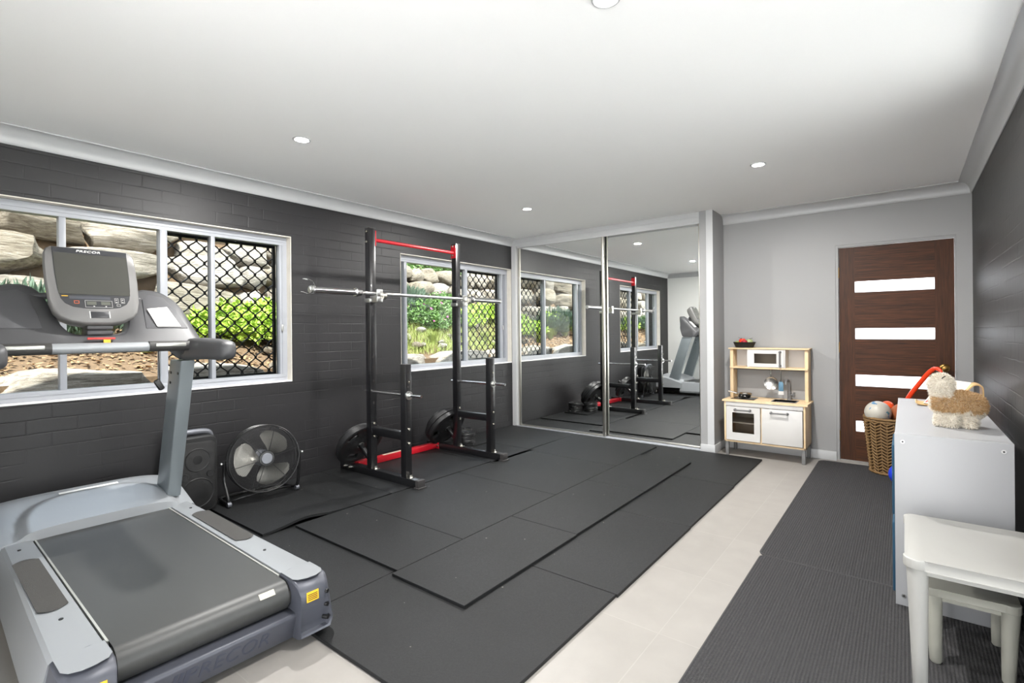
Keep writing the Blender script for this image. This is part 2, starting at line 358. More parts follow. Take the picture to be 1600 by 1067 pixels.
b=MB(); b.box(dx0,ya,.018,sx0,yb,2.056); b.box(sx1,ya,.018,dx1,yb,2.056); b.build('door_stile',m_merb,t,smooth=0)
b=MB(); e=[2.056]+[v for s in strips for v in (s[1],s[0])]+[.018]
for i in range(0,len(e),2): b.box(sx0,ya,e[i+1],sx1,yb,e[i])
b.build('door_rail',m_merh,t,smooth=0)
for z0,z1 in strips:
    b=MB(); b.box(sx0,ya+.012,z0,sx1,ya+.018,z1); b.build('glass_strip',m_frost,t,smooth=0)
b=MB(); b.box(DX0+.001,YF+.004,.0145,dx0-.003,YF+.11,2.061); b.box(dx1+.003,YF+.004,.0145,DX1-.001,YF+.11,2.061); b.box(DX0+.001,YF+.004,2.061,DX1-.001,YF+.11,DZ-.001)
b.build('door_frame',m_white,t,smooth=0)
b=MB(); b.box(DX0,YF-.0,0,DX1,YF+.12,.014); b.build('threshold',mat('threshold_aluminium',(150,146,140),.4,.6),t,smooth=0)
b=MB(); kx,kz=.268,.925
b.lathe([(0,0),(.034,0),(.036,.004),(.026,.012),(.012,.016),(.011,.034),(.020,.042),(.028,.052),(.029,.060),(.022,.070),(.010,.074),(0,.074)],28,Matrix.Translation((kx,ya,kz))@Matrix.Rotation(PI/2,4,'X'))
b.build('door_knob',m_brass,t)
for z in (1.82,1.1,.25):
    b=MB(); b.cyl((dx0-.001,ya-.004,z-.05),(dx0-.001,ya-.004,z+.05),.006,n=10); b.build('hinge',m_brass,t)
# ------------------------------------------------------------------ mirrored wardrobe doors
def mirror_mat():
    m=bpy.data.materials.new('mirror_silver'); m.use_nodes=True; nt=m.node_tree; nt.nodes.clear()
    g=nt.nodes.new('ShaderNodeBsdfGlossy'); g.inputs['Roughness'].default_value=.0; g.inputs[0].default_value=(.92,.935,.92,1)
    o=nt.nodes.new('ShaderNodeOutputMaterial'); nt.links.new(g.outputs[0],o.inputs[0]); return m
m_mir=mirror_mat()
def mdoor(x0,x1,y,label,z0,z1):
    t=thing('mirror_door',((x0+x1)/2,y,z0),label,'mirror door','sliding mirror doors of the wardrobe')
    b=MB(); b.box(x0+.02,y,z0+.01,x1-.02,y+.006,z1-.01); b.build('mirror',m_mir,t,smooth=0)
    for a in (x0,x1-.034):
        b=MB(); b.box(a,y-.012,z0,a+.034,y+.022,z1,bev=.005,seg=3); b.build('stile',m_brush,t)
    b=MB(); b.box(x0+.034,y-.006,z0,x1-.034,y+.02,z0+.022,bev=.003); b.box(x0+.034,y-.006,z1-.02,x1-.034,y+.02,z1,bev=.003); b.build('rail',m_brush,t)
mdoor(-4.114,-2.826,YW+.040,'sliding mirror door of the wardrobe next to the charcoal brick wall',.016,2.42)
mdoor(-2.905,-1.698,YW+.085,'sliding mirror door of the wardrobe beside the white nib wall',.016,2.44)
b=MB(); b.box(-4.15,YW-.004,0,-1.69,YW+.115,.012); b.box(-4.15,YW-.004,.012,-1.69,YW+.004,.020); b.box(-4.15,YW+.062,.012,-1.69,YW+.066,.02)
struct(b.build('trim_7',m_alu,smooth=0))
b=MB(); b.box(-4.12,YW+.02,2.43,-1.69,YW+.12,2.50); struct(b.build('trim_8',m_brush,smooth=0))
# ------------------------------------------------------------------ downlights
m_led=emis('led_diffuser',(255,252,246),20.)
LIGHTS=[(-3.03,1.72,'between the treadmill and the squat rack'),(-.87,1.70,'above the bare tiles at the treadmill end'),(-.865,4.134,'in front of the timber front door and play kitchen'),(-3.013,4.13,'in front of the mirrored wardrobe')]
for x,y,w in LIGHTS:
    t=thing('downlight',(x,y,ZCE),'round white recessed ceiling downlight, '+w,'ceiling light','ceiling downlights')
    b=MB(); b.lathe([(.040,-.002),(.047,-.006),(.054,-.004),(.055,0),(.040,0)],32,Matrix.Translation((x,y,ZCE))); b.build('trim_ring',m_trim,t)
    b=MB(); b.lathe([(0,-.003),(.041,-.003),(.041,0),(0,0)],32,Matrix.Translation((x,y,ZCE))); b.build('diffuser',m_led,t)
    l=bpy.data.lights.new('downlight_lamp','AREA'); l.shape='DISK'; l.size=.08; l.energy=28; l.color=(1,.98,.95); l.spread=math.radians(178)
    lo=bpy.data.objects.new('downlight_lamp',l); link(lo); lo.parent=t; lo.location=(0,0,-.006)
# ------------------------------------------------------------------ rubber mats
def rubber():
    m=mat('recycled_rubber',(20,21,22),.55,spec=.35,var=.85,vscale=170,bump=.35,bscale=520,rvar=.08); nt=m.node_tree; b=nt.nodes['Principled BSDF']; L=nt.links.new
    # scuffs and dust: broad lighter patches and a few specks
    src=b.inputs['Base Color'].links[0].from_socket
    n=nt.nodes.new('ShaderNodeTexNoise'); n.inputs['Scale'].default_value=1.8; n.inputs['Detail'].default_value=6
    tc=nt.nodes.new('ShaderNodeTexCoord'); L(tc.outputs['Object'],n.inputs['Vector'])
    r=nt.nodes.new('ShaderNodeMapRange'); r.inputs[1].default_value=.45; r.inputs[2].default_value=.75; r.inputs[4].default_value=.35; L(n.outputs['Fac'],r.inputs[0])
    x=nt.nodes.new('ShaderNodeMix'); x.data_type='RGBA'; x.inputs[7].default_value=lin((34,35,37)); L(r.outputs[0],x.inputs[0]); L(src,x.inputs[6])
    v=nt.nodes.new('ShaderNodeTexVoronoi'); v.inputs['Scale'].default_value=9; L(tc.outputs['Object'],v.inputs['Vector'])
    lt=nt.nodes.new('ShaderNodeMath'); lt.operation='LESS_THAN'; lt.inputs[1].default_value=.05; L(v.outputs['Distance'],lt.inputs[0])
    y=nt.nodes.new('ShaderNodeMix'); y.data_type='RGBA'; y.inputs[7].default_value=lin((120,118,112)); L(lt.outputs[0],y.inputs[0]); L(x.outputs[2],y.inputs[6]); L(y.outputs[2],b.inputs['Base Color'])
    return m
m_rub=rubber()
T1=.016
def rmat(x0,y0,x1,y1,z,label,lift=None,rz=0.):
    t=V(((x0+x1)/2,(y0+y1)/2,z)); b=MB()
    if lift is None:
        b.box(x0,y0,z,x1,y1,z+T1,bev=.0015,seg=1)
    else:
        nx,ny=24,24; top=[];bot=[]
        for i in range(nx+1):
            for j in range(ny+1):
                x=x0+(x1-x0)*i/nx; y=y0+(y1-y0)*j/ny; h=lift(x,y)
                top.append(b.bm.verts.new((x,y,z+h+T1))); bot.append(b.bm.verts.new((x,y,z+h)))
        I=lambda i,j:i*(ny+1)+j
        for i in range(nx):
            for j in range(ny):
                b.bm.faces.new((top[I(i,j)],top[I(i+1,j)],top[I(i+1,j+1)],top[I(i,j+1)])); b.bm.faces.new((bot[I(i,j)],bot[I(i,j+1)],bot[I(i+1,j+1)],bot[I(i+1,j)]))
        for i in range(nx):
            for j in (0,ny): b.bm.faces.new((top[I(i,j)],top[I(i+1,j)],bot[I(i+1,j)],bot[I(i,j)]))
        for j in range(ny):
            for i in (0,nx): b.bm.faces.new((top[I(i,j)],top[I(i,j+1)],bot[I(i,j+1)],bot[I(i,j)]))
    o=b.build('rubber_mat',m_rub,origin=t,smooth=40 if lift else 0)
    if rz: o.rotation_euler[2]=rz
    tag(o,label,'gym mat','black rubber gym mats')
g=.0025
cB=[(1.155,2.212,'first'),(2.212,3.262,'second'),(3.262,4.322,'third'),(4.322,5.357,'last')]
lab={'first':'at the treadmill end','second':'second from the treadmill end','third':'third from the treadmill end','last':'at the nib wall'}
for i,(a,c,k) in enumerate(cB):
    d=(-.004,.004,.0,-.006)[i]
    rmat(-2.150+g,a+g,-1.103+d,c-g,.0,'bottom-layer rubber mat beside the bare tiles, '+lab[k])
cA=[(1.165,2.205,'first, beside the treadmill'),(2.205,3.25,'second, under the loose rubber pieces'),(3.25,4.30,'third, beside the rack feet'),(4.30,5.357,'at the mirror doors')]
for a,c,k in cA: rmat(-3.195+g,a+g,-2.150-g,c-g,0.,'bottom-layer rubber mat in the middle row, '+k)
for a,c,k in [(1.165,2.2,'beneath the fan'),(2.2,3.25,'beneath the rack foot next to the fan'),(3.25,4.30,'beneath the rack foot next to the mirror'),(4.30,5.357,'in the mirror corner')]:
    rmat(XL+.012,a+g,-3.195-g,c-g,0.,'bottom-layer rubber mat along the window wall, '+k)
for a,c,k in [(1.675,2.687,'first piece with a free pointed corner'),(2.687,3.715,'in the middle'),(3.715,4.79,'towards the mirror')]:
    rmat(-2.118+g,a+g,-1.607+(.006 if c<3 else 0),c-g,T1,'narrow top-layer rubber mat at the raised edge, '+k)
for a,c,k in [(1.715,2.212,'short piece in front of the others'),(2.212,3.238,'large square in front of the rack foot beside the fan'),(3.238,4.262,'large square in front of the rack foot beside the mirror'),(4.262,5.24,'last piece before the mirrors')]:
    rmat(-3.150+g,a+g,-2.118-g,c-g,T1,'top-layer rubber mat, '+k)
def lift(x,y):
    e=math.exp(-((y-1.80)/.16)**2); ex=max(0,min(1,(x+3.50)/.34)); return .030*e*ex*ex
rmat(-4.16,1.515,-3.168,2.512,T1,'rubber mat with a curled edge under the fan by the brick wall',lift)
rmat(-4.16,2.516,-3.168+.004,3.70,T1,'top-layer rubber mat beneath the squat rack feet')
rmat(-4.16,3.705,-3.10,4.32,T1,'top-layer rubber mat with a dark edge at the rack foot beside the mirror')
rmat(-4.16,4.325,-3.16,4.86,T1,'small top-layer rubber mat before the mirror door by the brick wall')
rmat(-4.10,3.95,-3.70,4.31,2*T1,'small offcut of rubber mat behind the tall rack post by the mirror')
# ------------------------------------------------------------------ carpet runners
def carpet():
    m=bpy.data.materials.new('charcoal_loop_carpet'); m.use_nodes=True; nt=m.node_tree; b=nt.nodes['Principled BSDF']; L=nt.links.new
    tc=nt.nodes.new('ShaderNodeTexCoord')
    mp=nt.nodes.new('ShaderNodeMapping'); mp.inputs['Scale'].default_value=(1,1,1); L(tc.outputs['Object'],mp.inputs[0])
    w=nt.nodes.new('ShaderNodeTexWave'); w.bands_direction='X'; w.inputs['Scale'].default_value=26; w.inputs['Distortion'].default_value=1.2; w.inputs['Detail Scale'].default_value=6; w.inputs['Detail'].default_value=3
    w2=nt.nodes.new('ShaderNodeTexWave'); w2.bands_direction='Y'; w2.inputs['Scale'].default_value=40; w2.inputs['Distortion'].default_value=3.; w2.inputs['Detail Scale'].default_value=5
    n=nt.nodes.new('ShaderNodeTexNoise'); n.inputs['Scale'].default_value=90; n.inputs['Detail'].default_value=4
    for q in (w,w2,n): L(mp.outputs[0],q.inputs['Vector'])
    a=nt.nodes.new('ShaderNodeMath'); a.operation='MULTIPLY'; L(w.outputs['Fac'],a.inputs[0]); L(w2.outputs['Fac'],a.inputs[1])
    s=nt.nodes.new('ShaderNodeMath'); s.operation='MULTIPLY_ADD'; s.inputs[1].default_value=.6; L(n.outputs['Fac'],s.inputs[0]); L(a.outputs[0],s.inputs[2])
    r=nt.nodes.new('ShaderNodeValToRGB'); r.color_ramp.elements[0].color=lin((50,50,52)); r.color_ramp.elements[1].color=lin((80,79,79)); r.color_ramp.elements[0].position=.15; r.color_ramp.elements[1].position=1.
    L(s.outputs[0],r.inputs[0]); L(r.outputs[0],b.inputs['Base Color']); b.inputs['Roughness'].default_value=.95; b.inputs['Specular IOR Level'].default_value=.15
    bp=nt.nodes.new('ShaderNodeBump'); bp.inputs['Strength'].default_value=.9; bp.inputs['Distance'].default_value=.006; L(s.outputs[0],bp.inputs['Height']); L(bp.outputs['Normal'],b.inputs['Normal'])
    return m
m_carp=carpet(); m_bind=mat('carpet_binding',(58,57,58),.9,bump=.3,bscale=300)
def runner(x0,y0,x1,y1,z,label,rc):
    t=thing('carpet_runner',((x0+x1)/2,(y0+y1)/2,z),label,'carpet runner')
    pts=[]
    for cx,cy,a0 in ((x1-rc,y1-rc,0),(x0+rc,y1-rc,90),(x0+rc,y0+rc,180),(x1-rc,y0+rc,270)):
        for k in range(7): a=math.radians(a0+15*k); pts.append((cx+rc*math.cos(a),cy+rc*math.sin(a),z))
    b=MB(); b.prism(pts,(0,0,.009)); b.build('pile',m_carp,t,smooth=0)
    b=MB(); b.tube([(p[0],p[1],z+.0052) for p in pts],.0052,n=6,closed=True); b.build('binding',m_bind,t)
runner(-.668,3.113,XR-.03,5.690,.0,'far grey loop-pile carpet runner ending at the front door',.06)
runner(-.655,.05,XR-.03,3.108,.0,'near grey loop-pile carpet runner under the white children\'s table',.03)
# ------------------------------------------------------------------ treadmill
m_tsil=mat('treadmill_silver',(146,149,152),.36,.25)
m_tup=mat('upright_silver',(118,125,129),.36,.25)
m_tlit=mat('treadmill_console_grey',(108,107,106),.42,.15)
m_tdk=mat('treadmill_dash_grey',(66,66,68),.5,.1)
m_tblu=mat('treadmill_bumper_bluegrey',(74,76,84),.42,.2)
m_belt=mat('running_belt',(50,51,50),.46,spec=.6,var=.10,vscale=3,stretch=(1.,5,1))
m_beltb=mat('belt_roller_wear',(58,57,54),.38,var=.3,vscale=6,rvar=.1,stretch=(8,.6,8))
m_grit=mat('grip_pad_grit',(62,61,59),.9,var=.25,vscale=200,bump=.5,bscale=500)
m_scr=mat('console_screen',(62,62,58),.22,coat=.1)
m_btn=mat('console_button_panel',(44,45,48),.35)
m_key=mat('console_key_outline',(170,170,168),.5)
m_grip=mat('rubber_grip',(52,51,50),.6)
m_hr=mat('pulse_plate',(190,190,184),.3,.6)
m_yel=mat('caution_yellow',(224,178,44),.5)
m_red=mat('stop_red',(190,50,45),.4)
m_logo=mat('logo_white',(235,235,232),.5)
m_logob=mat('logo_dark_emboss',(58,61,74),.45)
OX,OY=-2.80,.792
tm=thing('treadmill',(OX,OY,T1),'large silver-grey gym treadmill with tilted console, under the wide window','treadmill',rz=math.radians(-1.06))
W=lambda x,y,z:(OX+x,OY+y,z)
# chassis
b=MB(); b.box(OX-1.13,OY-.33,.045,OX+.74,OY+.33,.11,bev=.01); b.box(OX-1.17,OY-.31,T1+.002,OX-1.05,OY+.31,.10,bev=.01)
for s in (-1,1): b.cyl(W(.55,s*.36-.02,.035),W(.55,s*.36+.02,.035),.021,n=14)
b.build('base_frame',m_black,tm)
# running belt wrapped over the deck and the rear roller
RX,RZ,RR=.742,.202,.060
pr=[(-.72,.262)]+[(RX+RR*math.cos(PI/2-PI*k/14),RZ+RR*math.sin(PI/2-PI*k/14)) for k in range(15)]+[(-.72,.142)]
b=MB(); b.prism([W(x,-.284,z) for x,z in pr],(0,.568,0)); b.build('running_belt',m_belt,tm,smooth=30)
b=MB(); b.cyl(W(RX,-.300,RZ),W(RX,.300,RZ),.052,n=28); b.build('rear_roller',m_beltb,tm)
# side rails, grip pads, rear end caps
for s in (-1,1):
    b=MB(); secs=[]
    for x,oy in ((-.66,.408),(-.2,.416),(.30,.428),(.697,.436)):
        q=[(.293,.245),(.300,.268),(.335,.272),(oy-.012,.268),(oy,.258),(oy+.038,.10),(oy+.030,.07),(oy-.02,.06),(.293,.06)]
        secs.append([W(x,s*y,z) for y,z in q])
    b.loft(secs); r=b.build('side_rail',m_tsil,tm,smooth=25)
    b=MB(); pts=[]
    L_,Wd,rc=.27,.044,.02
    cx,cy=-.02 if s>0 else .17,s*.363
    xa,xb=(-.36,.20) if s>0 else (-.30,.30)
    n=10
    for k in range(n+1): a=-1+2*k/n; pts.append(W(xb+.03*(1-a*a),cy+Wd*a,.2735))
    for k in range(n+1): a=1-2*k/n; pts.append(W(xa-.03*(1-a*a),cy+Wd*a,.2735))
    b.prism(pts,(0,0,.0012)); b.build('grip_pad',m_grit,tm,smooth=0)
    for x in (-.5,.42):
        b=MB(); b.lathe([(0,.2738),(.007,.2738),(.007,.270)],10,Matrix.Translation(W(x,s*.36,0))); b.build('rail_screw',m_black,tm)
    # cap: lofted along x, rounded down at the rear
    b=MB(); secs=[]
    for x,zt,zb,oy,iy in ((.700,.271,.055,.437,.293),(.76,.271,.045,.439,.293),(.815,.266,.040,.437,.293),(.846,.250,.042,.428,.296),(.862,.222,.048,.416,.300),(.858,.15,.055,.410,.302),(.84,.09,.06,.405,.302)):
        q=[(iy,zb),(iy,zt-.006),(iy+.006,zt),(oy-.02,zt),(oy-.004,zt-.008),(oy+.012,(zt+zb)/2),(oy+.024,zb+.03),(oy+.012,zb)]
        secs.append([W(x,s*y,z) for y,z in q])
    b.loft(secs); cap=b.build('end_cap',m_tsil if False else m_tblu,tm,smooth=40)
    # light top plate of the cap
    b=MB(); pts=[W(x,s*y,.272) for x,y in ((.703,.297),(.80,.297),(.822,.31),(.836,.345),(.838,.38),(.825,.41),(.80,.424),(.703,.426))]
    b.prism(pts,(0,0,.002)); b.build('cap_plate',m_tsil,tm,smooth=0)
    b=MB(); st=frame_M(W(.8625,s*.350,.205),(0,1,0),(-.05,0,1)); b.box(-.026,-.020,0,.026,.020,.0012,M=st); lb=b.build('caution_label',m_yel,tm,smooth=0)
    b=MB()
    for k in range(4): b.box(-.021,-.014+.007*k,.0012,.021,-.011+.007*k,.0018,M=st)
    b.build('label_text',m_black,lb,smooth=0)
    for z in (.20,.145,.09):
        b=MB(); b.cyl(W(.845,s*.405,z),W(.867,s*.416,z),.0085,n=14); b.build('cap_bolt',m_black,cap)
# belt guide strips, bolts
for s in (-1,1):
    b=MB(); b.box(OX-.66,OY+s*.2885-.0035,.20,OX+.70,OY+s*.2885+.0035,.2655); b.build('deck_edge',m_hr,tm,smooth=0)
# rear bumper with the maker's name in relief
q=[(.60,.04),(.60,.13),(.79,.150),(.826,.146),(.834,.134),(.800,.035)]
b=MB(); b.prism([W(x,-.310,z) for x,z in q],(0,.62,0),bev=.004); b.build('rear_bumper',m_tblu,tm,smooth=40)
TMx=frame_M(W(.8192,.045,.090),(0,1,0),(.034,0,.099))
textmesh('PRECOR',.082,.0012,TMx,'bumper_lettering',m_logob,tm,shear=.18,sx=.93)
for k in range(3):
    b=MB(); Ms=TMx@Matrix.Translation((-.190+.018*k,0,0)); b.prism([(0,-.031,.0),(.011,-.031,.0),(.022,.031,.0),(.011,.031,.0)],(0,0,.0014),M=Ms); b.build('bumper_stripe',m_logob,tm,smooth=0)
b=MB(); b.box(-.03,-.012,0,.03,.012,.001,M=frame_M(W(RX+RR*.72,.20,RZ+RR*.72),(0,1,0),(-1,0,1))); b.build('belt_sticker',mat('worn_sticker',(180,176,160),.7,var=.4,vscale=60),tm,smooth=0)
# motor hood
def hood(x,y):
    # x from -1.16 (wall end) to -.62 (belt end)
    t=(x+1.16)/.54; e=(y/.43 if y>0 else -y/.555)
    z=.395-.115*max(0,t-.30)**1.15/.70-.10*max(0,.22-t)/.22
    z-=.05*e**4
    return z
def hood_h(x,y):
    # scooped dome sweeping forward of the belt
    rx=(x+.62)/.33; ry=y/.345
    d=(max(0,-rx))**2.6+abs(ry)**3.2
    base=hood(x,y)
    if d<1: base+= .024*min(1.,(1-d)*3.2)**.55
    return base
b=MB(); nx,ny=44,60; vs={}
for i in range(nx+1):
    for j in range(ny+1):
        y=-.555+.985*j/ny; x=-1.16+.54*i/nx
        if i==nx and abs(y)<.31: x-=.012*(1-(abs(y)/.31)**6)
        vs[i,j]=b.bm.verts.new(W(x,y,max(hood_h(x,y),.1)))
for i in range(nx):
    for j in range(ny): b.bm.faces.new((vs[i,j],vs[i+1,j],vs[i+1,j+1],vs[i,j+1]))
rim=[vs[i,0] for i in range(nx+1)]+[vs[nx,j] for j in range(1,ny+1)]+[vs[i,ny] for i in range(nx-1,-1,-1)]+[vs[0,j] for j in range(ny-1,0,-1)]
low=[]
for v in rim:
    e=(v.co.y-OY); zl=.262 if (v.co.x-OX)>-.64 and abs(e)<.42 else .15
    low.append(b.bm.verts.new((v.co.x,v.co.y+(.012 if e>.42 else -.012 if e<-.42 else 0),zl)))
for k in range(len(rim)): b.bm.faces.new((rim[k],rim[(k+1)%len(rim)],low[(k+1)%len(rim)],low[k]))
b.build('motor_hood',m_tsil,tm,smooth=50)
b=MB(); Mx=frame_M(W(-.965,-.01,hood_h(-.965,-.01)+.002),(0,1,0),(-1,0,.1)); 
b.box(-.135,-.012,0,.135,.012,.004,bev=.0035,seg=2,M=Mx); b.build('hood_badge',m_logo,tm)
b=MB(); b.box(OX-1.15,OY-.545,.15,OX-.66,OY+.42,.20,bev=.012); b.build('hood_skirt',mat('skirt_cream',(172,170,156),.5),tm)
# uprights
for s in (-1,1):
    y0=OY+(-.535 if s<0 else .302); y1=OY+(-.462 if s<0 else .375)
    q=[(-.905,.30),(-.705,.30),(-.452,1.135),(-.633,1.135)]
    b=MB(); b.prism([(OX+x,y0,z) for x,z in q],(0,y1-y0,0),bev=.008,seg=3); upr=b.build('upright',m_tup,tm)
    yi=OY+(.302 if s>0 else -.462)
    for x,z in ((-.615,1.06),(-.50,1.06),(-.628,1.0)):
        b=MB(); b.cyl((OX+x,yi+s*.002,z),(OX+x,yi-s*.004,z),.008,n=10); b.build('upright_bolt',m_black,upr)
# dashboard between the uprights, with two raised wings
CY0=-.078
DT=[(0,1.283),(.09,1.288),(.115,1.300),(.135,1.330),(.152,1.385),(.168,1.450),(.188,1.500),(.215,1.528),(.25,1.540),(.30,1.538),(.345,1.522),(.385,1.487),(.415,1.435),(.438,1.372),(.455,1.305),(.463,1.272),(.47,1.262)]
def dashtop(s):
    s=abs(s)
    for (a,za),(b_,zb) in zip(DT,DT[1:]):
        if s<=b_: return za+(zb-za)*(s-a)/(b_-a)
    return DT[-1][1]
b=MB(); secs=[]
N=96
for k in range(N+1):
    s=-.465+.93*k/N; h=dashtop(s)
    e=max(0,(abs(s)-.40)/.065); pinch=1-.35*e*e
    tr=-.365-(h-1.265)*1.03; tf=tr-.075
    zb=1.192-.055*max(0,min(1,(abs(s)-.36)/.06)); q=[(-.345,zb+.02),(-.335,1.232),(-.350,1.255),(tr+.012,h-.012),(tr-.006,h),(tf+.012,h),(tf-.004,h-.014),(-.62-(h-1.17)*.22,(h+1.165)/2),(-.625,zb+.02),(-.60,zb),(-.42,zb)]
    secs.append([W(x,s+CY0,1.19+(z-1.19)*(pinch if z>1.19 else 1)) for x,z in q])
b.loft(secs); dash=b.build('dashboard',m_tdk,tm,smooth=50)
for s in (-1,1):
    # recessed tray faces on the wings
    def fp(y,h,d=.004):
        tr=-.365-(h-1.265)*1.03; return W(tr+d,y+CY0,h+d)
    pts=[fp(s*.205,1.315),fp(s*.405,1.315),fp(s*.375,1.415),fp(s*.335,1.495),fp(s*.27,1.508),fp(s*.232,1.48)]
    b=MB(); b.prism(pts,(-.006,0,-.006),bev=.004); b.build('wing_tray',mat('tray_grey',(70,70,73),.6),tm)  # trays in an even grey, close to the dashboard's
# emergency stop, caution tag
b=MB(); b.box(OX-.352,OY+CY0-.055,1.262,OX-.336,OY+CY0+.055,1.272,bev=.003); b.build('stop_switch',m_red,tm)
b=MB(); b.box(OX-.340,OY+CY0+.006,1.246,OX-.330,OY+CY0+.034,1.262); b.build('stop_tag',m_yel,tm,smooth=0)
# handlebar: silver tube with dark sensor grips
hx,hz=-.318,1.222
b=MB(); b.tube([W(hx-.01*abs(y)/.4,y+CY0,hz) for y in (-.20,-.1,0,.1,.20)],.024,n=16); hb=b.build('handlebar',m_tsil,tm)
for s in (-1,1):
    b=MB(); b.tube([W(hx,s*.19+CY0,hz),W(hx,s*.30+CY0,hz),W(hx,s*.41+CY0,hz)],.027,n=16); b.build('sensor_grip',m_grip,hb)
    b=MB(); b.box(OX+hx+.016,OY+CY0+s*.285-.07,hz-.002,OX+hx+.030,OY+CY0+s*.285+.07,hz+.016,bev=.004); b.build('pulse_plate',m_hr,hb)
    b=MB(); secs=[]
    for x,w_,z0,z1 in ((-.47,.03,1.135,1.24),(-.36,.046,1.14,1.262),(-.2,.048,1.148,1.264),(0.02,.046,1.150,1.256),(.08,.042,1.156,1.248),(.108,.028,1.17,1.232),(.116,.012,1.19,1.215)):
        c=(z0+z1)/2; hh=(z1-z0)/2; secs.append([W(x,s*.417+CY0+w_*math.copysign(abs(math.cos(a))**.6,math.cos(a)),c+hh*math.copysign(abs(math.sin(a))**.6,math.sin(a))) for a in [2*PI*k/20 for k in range(20)]])
    b.loft(secs); b.build('arm_rest',m_tdk,tm,smooth=60)
b=MB(); b.tube([W(-.30,.150,hz-.02),W(-.295,.151,1.10),W(-.295,.152,1.045)],.0025,n=6); cd=b.build('safety_cord',m_black,tm)
b=MB(); b.box(-.014,-.014,-.03,.014,.014,.03,bev=.008,M=Matrix.Translation(W(-.295,.150,1.02))@Matrix.Rotation(.5,4,'X')); b.build('safety_clip',m_black,cd)
# console head
HM=frame_M(W(-.470,-.080,1.540),(0,1,0),(-.19,0,.42))   # local x across, y up the face, z out of the face
def shield(sc_,top=.193,bot=-.205,y0=0.):
    pts=[]
    half=[(0,bot),(.05,bot+.001),(.10,bot+.012),(.14,bot+.034),(.163,bot+.068),(.174,bot+.115),(.180,.02),(.180,.10),(.176,top-.035),(.168,top-.012),(.150,top),(.0,top+.004)]
    R=[(x,y) for x,y in half]; Lh=[(-x,y) for x,y in half[1:-1]][::-1]
    return [(x*sc_[0],y*sc_[1]+y0) for x,y in R+Lh]
HS=Matrix.Diagonal((1.04,1.08,1,1)); HM=HM@HS
outer=shield((1,1))
b=MB()
for_z=[(-.105,.80),(-.09,.90),(-.05,.965),(-.012,1.0),(.004,.99),(.010,.965)]
b.loft([[HM@V((x*k,y*k,z)) for x,y in outer] for z,k in for_z]); head=b.build('console_head',m_tlit,tm,smooth=50)
# dark fascia
half=[(0,-.130),(.05,-.129),(.09,-.122),(.118,-.104),(.132,-.078),(.140,-.03),(.144,.05),(.146,.186)]
fas=[(x,y) for x,y in half]+[(-x,y) for x,y in half[1:]][::-1]
b=MB(); b.prism([HM@V((x,y,.0095)) for x,y in fas],HM.to_3x3()@V((0,0,.002))); b.build('button_panel',m_btn,head,smooth=0)
sr=[(-.137,-.058),(.137,-.058),(.142,.05),(.143,.157),(-.143,.157),(-.142,.05)]
b=MB(); b.prism([HM@V((x,y,.0116)) for x,y in sr],HM.to_3x3()@V((0,0,.0012))); b.build('screen',m_scr,head,smooth=0)
textmesh('PRECOR',.0165,.0004,HM@Matrix.Translation((-.01,.172,.0124)),'screen_lettering',m_logo,head,shear=.2,sx=1.5)
b=MB()
def ring(x0,y0,x1,y1,w=.0014,z=.0118):
    for a in ((x0,y0,x1,y0+w),(x0,y1-w,x1,y1),(x0,y0,x0+w,y1),(x1-w,y0,x1,y1)): b.box(a[0],a[1],z,a[2],a[3],z+.0008,M=HM)
ring(-.045,-.124,.060,-.088); ring(.071,-.099,.086,-.073); ring(.096,-.099,.111,-.073); ring(.077,-.116,.093,-.105)
for x in (.078,.103):
    for y in (-.094,-.082): b.box(x-.003,y-.002,.0118,x+.003,y+.002,.0126,M=HM)
for x in (-.012,.034): b.box(x-.003,-.121,.0118,x+.003,-.116,.0126,M=HM)
b.build('panel_keys',m_key,head,smooth=0)
m_lcd=mat('lcd_grey',(86,88,80),.3)
for xa in (-.038,.016):
    b=MB(); b.box(xa,-.111,.0118,xa+.036,-.094,.0126,M=HM); b.build('readout',m_lcd,head,smooth=0)
b=MB(); ring(-.085,-.106,-.066,-.091,.002); b.build('quick_start_key',mat('key_orange',(190,90,50),.5),head,smooth=0)
b=MB(); b.box(-.128,-.070,.0118,-.105,-.067,.0126,M=HM); b.build('panel_mark',m_yel,head,smooth=0)
b=MB(); b.box(-.10,-.083,.0118,.055,-.068,.0124,M=HM); b.build('display_strip',mat('display_strip',(66,68,74),.3),head,smooth=0)
b=MB(); b.box(-.030,-.178,.006,.042,-.145,.0125,bev=.004,M=HM); b.build('device_holder',m_btn,head)
for xa in (-.034,.041):
    b=MB(); b.box(xa,-.180,.004,xa+.005,-.143,.0135,bev=.002,M=HM); b.build('holder_rim',m_key,head)
b=MB(); b.tube([W(-.62,-.30+CY0,1.47),W(-.59,-.15+CY0,1.485),W(-.59,.15+CY0,1.485),W(-.62,.30+CY0,1.47)],.016,n=12); b.build('mount_arm',m_tdk,tm)
b=MB(); b.box(OX-.56,OY-.115,1.24,OX-.42,OY-.035,1.36,bev=.012); b.box(OX-.47,OY-.125,1.285,OX-.385,OY-.02,1.308,bev=.006);b.box(OX-.47,OY-.125,1.312,OX-.385,OY-.02,1.332,bev=.006); b.build('console_neck',m_tdk,tm)
# paper tucked into the right tray
def fpw(y,h,d): 
    tr=-.365-(h-1.265)*1.03; return V(W(tr+d,y+CY0,h+d))
b=MB(); P=[fpw(.265,1.318,.010),fpw(.378,1.318,.010),fpw(.345,1.428,.012),fpw(.245,1.415,.012)]; b.prism(P,(-.0012,0,-.0012))
pp=b.build('paper_sheet',mat('paper_white',(222,220,214),.8,var=.04,vscale=30),origin=P[0],smooth=0); tag(pp,'white sheet of paper propped in a tray of the treadmill console','paper')
